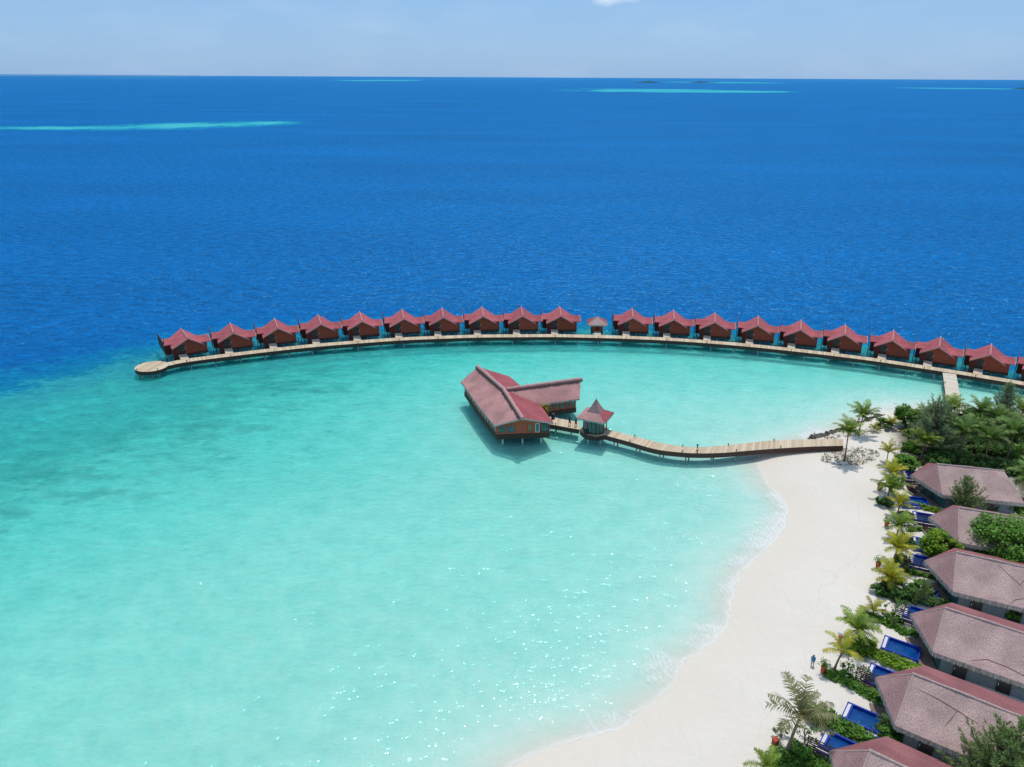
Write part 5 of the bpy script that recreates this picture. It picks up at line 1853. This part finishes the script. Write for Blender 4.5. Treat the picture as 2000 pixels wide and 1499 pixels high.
gf = 'garden bushes behind the beach palms'
for i, (x, y, h, r, mm, lab) in enumerate((
        (1752, 948, 1.2, 1.0, 'leaf', 'green bush behind the bright palm at the head of the beach row'), (1770, 1012, .9, .8, 'leaf_lime', 'light bush between the beach palms and the second villa pool'),
        (1762, 1062, 1.1, 1.1, 'leaf', 'green bush right of the palm by the dark pool fence'), (1778, 1066, 1.0, .9, 'leaf_deep', 'deep green bush left of the lime-green bush'),
        (1760, 1098, 1.0, .9, 'leaf', 'green bush right of the golden yellow palm trunk'), (1748, 1136, 1.0, 1.0, 'leaf_lime', 'light bush right of the golden palm over the round bush'),
        (1795, 1160, 1.6, 1.2, 'leaf', 'leafy green bush in front of the pool below the third villa'), (1775, 1170, 1.2, 1.1, 'leaf_deep', 'deep green bush at the near side of that leafy pool bush'),
        (1745, 1215, .9, .8, 'leaf', 'small bush against the fourth fence'), (1690, 1268, 1.1, 1.0, 'leaf_lime', 'light bush at the beach end of the long bright hedge'),
        (1652, 1330, .9, .8, 'leaf', 'small bush beside the thin leaning palm trunk'), (1600, 1408, 1.3, 1.3, 'leaf_deep', 'dark bush right of the tallest palm crown'),
        (1735, 1440, 1.4, 1.2, 'leaf', 'green bush at the house end of the widest hedge'), (1560, 1485, 1.2, 1.2, 'leaf', 'green bush right of the tallest palm foot'),
        (1855, 1060, 1.4, 1.3, 'leaf', 'green bush right of the lime-green bush before the third ridge'), (1930, 1320, 1.3, 1.0, 'leaf', 'green bush along the fourth villa wall, right of the doorway'))):
    broadleaf('garden_bush', x, y, h, r, lab, 140+i, mm, 'bush', gf, int(12+12*r), 70, .15, crown_from=.02)

# --- hedges between the gardens
hedge([(1790, 991), (1830, 1002), (1868, 1008)], 1.1, .9, 'loose bright hedge between the first and second villa gardens', 101, 'leaf_lime')
hedge([(1772, 1036), (1800, 1036), (1830, 1042)], .7, .6, 'thin low hedge below the dark brown fence', 102, 'leaf', dens=44)
hedge([(1788, 1070), (1812, 1080), (1836, 1086)], 1.2, .9, 'low hedge between the second and third villa gardens', 103, 'leaf')
hedge([(1768, 1120), (1800, 1124), (1832, 1132)], .8, .7, 'low hedge under the slatted fence of the third villa', 104, 'leaf')
hedge([(1735, 1152), (1770, 1168), (1815, 1182), (1850, 1180)], 1.6, 1.0, 'thick dark hedge between the third and fourth villa gardens', 105, 'leaf_deep')
hedge([(1686, 1200), (1720, 1214), (1760, 1232), (1790, 1243)], 1.2, .6, 'narrow hedge running under the slatted fence of the fourth villa', 106, 'leaf')
hedge([(1655, 1262), (1690, 1274), (1740, 1293), (1790, 1312)], 1.9, .95, 'long bright hedge below the pool seen whole', 107, 'leaf_lime')
hedge([(1612, 1316), (1650, 1331), (1690, 1352), (1725, 1372)], 1.2, .7, 'hedge curving under the slatted fence of the fifth villa', 108, 'leaf')
hedge([(1580, 1395), (1620, 1410), (1665, 1433), (1705, 1452)], 2.2, 1.0, 'wide hedge between the fifth and sixth villa gardens, dark to bright', 109, 'leaf')
hedge([(1505, 1478), (1545, 1490), (1590, 1502), (1640, 1520)], 2.2, 1.0, 'wide bushy hedge at the bottom edge under the nearest slatted fence', 110, 'leaf')
hedge([(1505, 1482), (1515, 1500)], 1.4, .7, 'bright yellow-green hedge end beside the red box planter', 111, 'leaf_lime')
gl_ = 'young grey-green saplings'
for i, (x, y, h, r, lab) in enumerate(((1680, 1325, 1.5, .9, 'airy grey-green sapling left of the fifth villa pool'), (1655, 1310, 1.2, .6, 'thin grey-green sapling right of the thin leaning palm'),
        (1526, 1440, 1.7, .9, 'airy grey-green sapling left of the tallest beach palm'), (1572, 1448, 1.9, 1.0, 'airy grey-green sapling right of the tallest beach palm'),
        (1584, 1470, 1.4, .9, 'airy grey-green sapling just left of the nearest pool'), (1728, 1205, 1.5, .9, 'airy grey-green sapling beside the fourth villa pool'),
        (1765, 1118, 1.5, .8, 'bare thin sapling beside the third villa pool'), (1722, 955, 1.6, .6, 'thin sapling left of the first beach-row palm'),
        (1760, 1195, 1.2, 1.1, 'grey-green sapling above the pool of the fourth villa'))):
    broadleaf('sapling', x, y, h, r, lab, 120+i, 'leaf_deep', 'sapling', gl_, 12, 20, .10, crown_from=.3)

# --- dry scrub on the sand round the boardwalk end: nobody could count it
rnd = random.Random(77)
b = MB()
sc_o = G(1660, 890)
def sprout(p, k):
    h = rnd.uniform(.12, .42)*k
    for q in range(rnd.randint(5, 11)):
        c = p - sc_o + Vector((rnd.gauss(0, .13), rnd.gauss(0, .13), rnd.uniform(.02, h)))
        leaf_face(b, c, rnd.uniform(.05, .11), rnd, .6)
    d = Vector((rnd.gauss(0, .1), rnd.gauss(0, .1), h))
    b.tube([p-sc_o+Vector((0, 0, -.05)), p-sc_o+d], [.014, .008], 3, 0, .2, False)
for k in range(330):
    a, r_ = rnd.uniform(0, 6.283), math.sqrt(rnd.random())
    sprout(G(1660 + math.cos(a)*r_*58, 893 + math.sin(a)*r_*17 - (r_*math.cos(a)*58)*.07), 1.0)
for k in range(90):
    sprout(G(rnd.uniform(1592, 1645), 876+rnd.gauss(0, 3)), 1.3)
for k in range(110):
    x = rnd.uniform(1610, 1740)
    sprout(G(x, 858 - (x-1610)*.17 + rnd.gauss(0, 4)), 1.1)
for k in range(150):
    sprout(G(rnd.uniform(1745, 1800), rnd.uniform(862, 930)), 1.2)
for k in range(160):
    sprout(G(rnd.uniform(1640, 1700)+rnd.uniform(-20, 60)*0, rnd.uniform(1280, 1345)), .8) if k % 3 == 0 else sprout(G(rnd.uniform(1735, 1790), rnd.uniform(990, 1200)), .9)
scr = b.build('beach_scrub', M['scrub'])
scr.location = sc_o
prop(scr, None, None, None, 'stuff')

# --- the dark rock breakwater
bk_px = [(1583, 857), (1610, 850), (1640, 842), (1668, 831), (1700, 819), (1722, 812)]
bl = smooth_line([P(x, y, .15) for x, y in bk_px], .4)
bko = (bl[0].x, bl[0].y, 0)
b = MB()
rnd = random.Random(6)
def rock(mb, c, r):
    n, ring_ = 7, []
    for lv, (zz, rr_) in enumerate(((-.7, .7), (0, 1), (.6, .72))):
        ring_.append([c + Vector((math.cos(k*6.283/n)*r*rr_*rnd.uniform(.75, 1.2), math.sin(k*6.283/n)*r*rr_*rnd.uniform(.75, 1.2), zz*r*rnd.uniform(.7, 1.1))) for k in range(n)])
    t = rnd.random()
    for a, d in zip(ring_, ring_[1:]):
        for k in range(n):
            mb.face([a[k], a[(k+1) % n], d[(k+1) % n], d[k]], 0, t)
    mb.face(ring_[-1], 0, t)
for k, p in enumerate(bl):
    for q in range(8):
        rock(b, Vector((p.x+rnd.gauss(0, .30), p.y+rnd.gauss(0, .34), rnd.uniform(-.05, .45))), rnd.uniform(.14, .28))
bk = b.build('rock_breakwater', M['rock'], None, bko)
bk.location = bko
prop(bk, 'low dark rubble breakwater running from the boardwalk along the lagoon shore', 'breakwater')

# --- red terracotta planters on the sand edge
def planter(px, py, label, h=1.0, w=.55, plant=True, seed=1, rz=.4):
    h, w = h*.9, w*.88
    g = G(px, py)
    o = thing('planter', label, 'planter', (g.x, g.y, g.z-.03), rz, 'red terracotta planters along the beach')
    b = MB()
    b.box((0, 0, h/2), (w*.7, w*.7, h), 0, 0, .5, 1.42)
    b.build('pot', M['terra'], o)
    b = MB()
    b.box((0, 0, h+.03), (w*1.06, w*1.06, .06))
    b.build('rim', M['terra'], o)
    if plant:
        rnd = random.Random(seed)
        b = MB()
        for k in range(170):
            leaf_face(b, Vector((rnd.gauss(0, .26), rnd.gauss(0, .26), h+.1+abs(rnd.gauss(.25, .25)))), rnd.uniform(.06, .13), rnd, .6)
        b.build('foliage', M['leaf'], o)
planter(1717, 958, 'red planter at the head of the beach row, by the first bright palm', seed=1)
planter(1731, 1028, 'red planter with a small bush, left of the second villa pool', seed=2)
planter(1714, 1110, 'red planter left of the golden palm in the beach row', seed=3)
planter(1682, 1202, 'slender red planter at the sand end of the fourth villa hedge', 1.25, .5, False)
planter(1638, 1262, 'narrow red planter behind the thin leaning palm', 1.5, .34, False)
planter(1607, 1316, 'red planter with a yellowish bush, nearest the person on the sand', 1.1, .5, True, 5)
planter(1513, 1460, 'red box planter nearest to the camera, left of the tallest palm', 1.15, .6, False)

# --- people
def person(px, py, z, rz, label, shirt, lower, hair, hgt=1.62, stride=.25, long_hair=False, ground=True, bare_legs=True):
    g = G(px, py) if ground else P(px, py, z)
    o = thing('person', label, 'person', (g.x, g.y, g.z), rz)
    k = hgt/1.62
    me = bpy.data.meshes.new('body')
    J = [(0, 0, .88), (0, 0, 1.08), (0, .01, 1.30), (0, .01, 1.40), (0, .03, 1.50), (0, .03, 1.60),
         (.09, 0, .84), (.10, stride, .46), (.10, stride*.75, .07), (.10, stride*.75+.14, .03),
         (-.09, 0, .84), (-.10, -stride*.35, .46), (-.10, -stride*1.0, .10), (-.10, -stride*1.0+.13, .03),
         (.17, 0, 1.33), (.22, -.10, 1.09), (.22, .03, .88), (.22, .07, .79),
         (-.17, 0, 1.33), (-.22, .10, 1.09), (-.21, .22, .92), (-.20, .27, .84)]
    E_ = [(0, 1), (1, 2), (2, 3), (3, 4), (4, 5), (0, 6), (6, 7), (7, 8), (8, 9), (0, 10), (10, 11), (11, 12), (12, 13),
          (2, 14), (14, 15), (15, 16), (16, 17), (2, 18), (18, 19), (19, 20), (20, 21)]
    R_ = [(.15, .11), (.125, .09), (.15, .10), (.055, .055), (.085, .095), (.06, .07), (.085, .085), (.06, .06), (.04, .045), (.03, .025),
          (.085, .085), (.06, .06), (.04, .045), (.03, .025), (.055, .055), (.042, .042), (.032, .032), (.026, .018),
          (.055, .055), (.042, .042), (.032, .032), (.026, .018)]
    me.from_pydata([(x*k, y*k, zz*k) for x, y, zz in J], E_, [])
    bo_ = bpy.data.objects.new('body', me)
    COL.objects.link(bo_)
    bo_.parent = o
    sk = bo_.modifiers.new('skin', 'SKIN')
    for v, r_ in zip(me.skin_vertices[0].data, R_):
        v.radius = (r_[0]*k, r_[1]*k)
    me.skin_vertices[0].data[0].use_root = True
    sk.use_smooth_shade = True
    sb = bo_.modifiers.new('sub', 'SUBSURF')
    sb.levels = sb.render_levels = 2
    me.materials.append(M['skin'])
    # clothes follow the body
    b = MB()
    b.tube([(0, 0, .86*k), (0, 0, .95*k), (0, 0, 1.08*k), (0, .005, 1.25*k), (0, .01, 1.36*k), (0, .015, 1.41*k)], [.185*k, .175*k, .155*k, .175*k, .15*k, .07*k], 12)
    for s in (14, 18):
        a, c = Vector(J[s])*k, Vector(J[s+1])*k
        b.tube([a+Vector((0, 0, .05*k)), a.lerp(c, .75)], [.075*k, .066*k], 8)
    b.build('shirt', M[shirt], o, None, True)
    b = MB()
    for s in (6, 10):
        a, c, d = (Vector(J[s+q])*k for q in range(3))
        q = a.lerp(c, .95) if bare_legs else d
        b.tube([a+Vector((0, 0, .10*k)), a, a.lerp(c, .6)] + ([q] if bare_legs else [c, d]), [.115*k, .11*k, .095*k] + ([.09*k] if bare_legs else [.08*k, .065*k]), 9)
    b.build('shorts' if bare_legs else 'trousers', M[lower], o, None, True)
    b = MB()
    n = 10
    for i in range(n):
        for j in range(5):
            def pt(i, j):
                a, e = i*2*math.pi/n, -.35 + j*(math.pi/2+.35)/5
                return Vector((math.cos(a)*math.cos(e)*.105, math.sin(a)*math.cos(e)*.118 - .012 - (.02 if e < 0 and math.sin(a) > 0 else 0), math.sin(e)*.12))*k + Vector((0, .03, 1.535))*k
            if j == 0 and math.sin((i+.5)*2*math.pi/n) > .25:
                continue
            b.face([pt(i, j), pt(i+1, j), pt(i+1, j+1), pt(i, j+1)])
    if long_hair:
        b.tube([(0, -.06*k, 1.56*k), (0, -.10*k, 1.42*k), (0, -.10*k, 1.25*k)], [.09*k, .08*k, .03*k], 8)
    b.build('hair', M[hair], o, None, True)
    b = MB()
    for x in (-.035, .035):
        b.box((x*k, .118*k, 1.535*k), (.022*k, .02*k, .014*k))
    b.build('eye', M['hair'], o)
    b = MB()
    b.box((0, .128*k, 1.505*k), (.022*k, .03*k, .035*k), 0, 0, .5, .5)
    b.build('nose', M['skin'], o)
    b = MB()
    b.box((0, .112*k, 1.468*k), (.045*k, .014*k, .012*k))
    b.build('mouth', M['terra'], o)
    return o
person(1586, 1302, 0, 2.6, 'person in a bright blue top and pale shorts walking on the open sand', 'blue_shirt', 'pale_short', 'hair', 1.5, .2, True)
person(1112.3, 831.5, DZ, -1.3, 'person in dark red walking on the link walkway, left of the other', 'maroon_cloth', 'dark_cloth', 'hair', 1.66, .22, False, False, True)
person(1124.3, 833.2, DZ, -1.5, 'person in dark clothes with arms out on the link walkway, nearer the spired pavilion', 'dark_cloth', 'dark_cloth', 'hair', 1.64, .2, False, False, True)

# --- white metal rack seen at the bottom right behind the conifer
g = G(1996, 1452)
tk = thing('service_rack', 'white metal service rack at the right edge behind the big conifer', 'rack', (g.x+.2, g.y, g.z), -.6)
b = MB()
for x in (-.9, .9):
    for y in (-.7, .7):
        b.box((x, y, 1.0), (.08, .08, 2.0))
b.build('frame', M['metal'], tk)
for z in (.9, 1.98):
    b = MB()
    b.box((0, 0, z), (2.0, 1.6, .07))
    b.build('shelf', M['metal'], tk)
b = MB()
b.box((0, 0, 1.35), (1.5, 1.1, .75))
b.build('cabinet', mat('cabinet_grey', (.22, .24, .26), .5, .15), tk)

# --- wooded islets on the horizon
def islet(px0, px1, py, hgt, label, seed, m, sand=True):
    a, c = P(px0, py), P(px1, py)
    mid = (a+c)/2
    L = (c-a).length
    o = thing('islet', label, 'island', (mid.x, mid.y, 0), math.atan2(c.y-a.y, c.x-a.x), 'low wooded islands on the horizon')
    rnd = random.Random(seed)
    b = MB()
    nx, ny = 40, 8
    def top(i, j):
        s_, t_ = i/nx*2-1, j/ny*2-1
        e = max(0, 1-s_**6)*max(0, 1-t_*t_)**.5
        rr_ = random.Random(seed*999+i*31+j)
        return Vector((s_*L/2, t_*L*.22, hgt*e*rr_.uniform(.55, 1.1)*(.75+.35*math.sin(s_*5+seed))))
    for i in range(nx):
        for j in range(ny):
            b.face([top(i, j), top(i+1, j), top(i+1, j+1), top(i, j+1)], 0, rnd.random())
    b.build('canopy', m, o)
    if sand:
        b = MB()
        n = 40
        b.face([(math.cos(k*6.2832/n)*L*.60, math.sin(k*6.2832/n)*L*.27, .6) for k in range(n)])
        b.build('sand_rim', M['far_sand'], o)
islet(1240, 1289, 162.4, 19, 'larger dark wooded islet on the horizon, left of the pair', 1, M['hazy_tree'])
islet(1348, 1392, 162.0, 14, 'smaller dark wooded islet on the horizon, right of the pair', 2, M['hazy_tree'])
islet(1982, 2014, 174.5, 8, 'low dark islet at the right edge under the horizon', 3, M['hazy_tree'], False)
islet(-60, 262, 148.4, 60, 'faint blue stretch of land on the horizon at the far left', 4, M['hazy_land'], False)
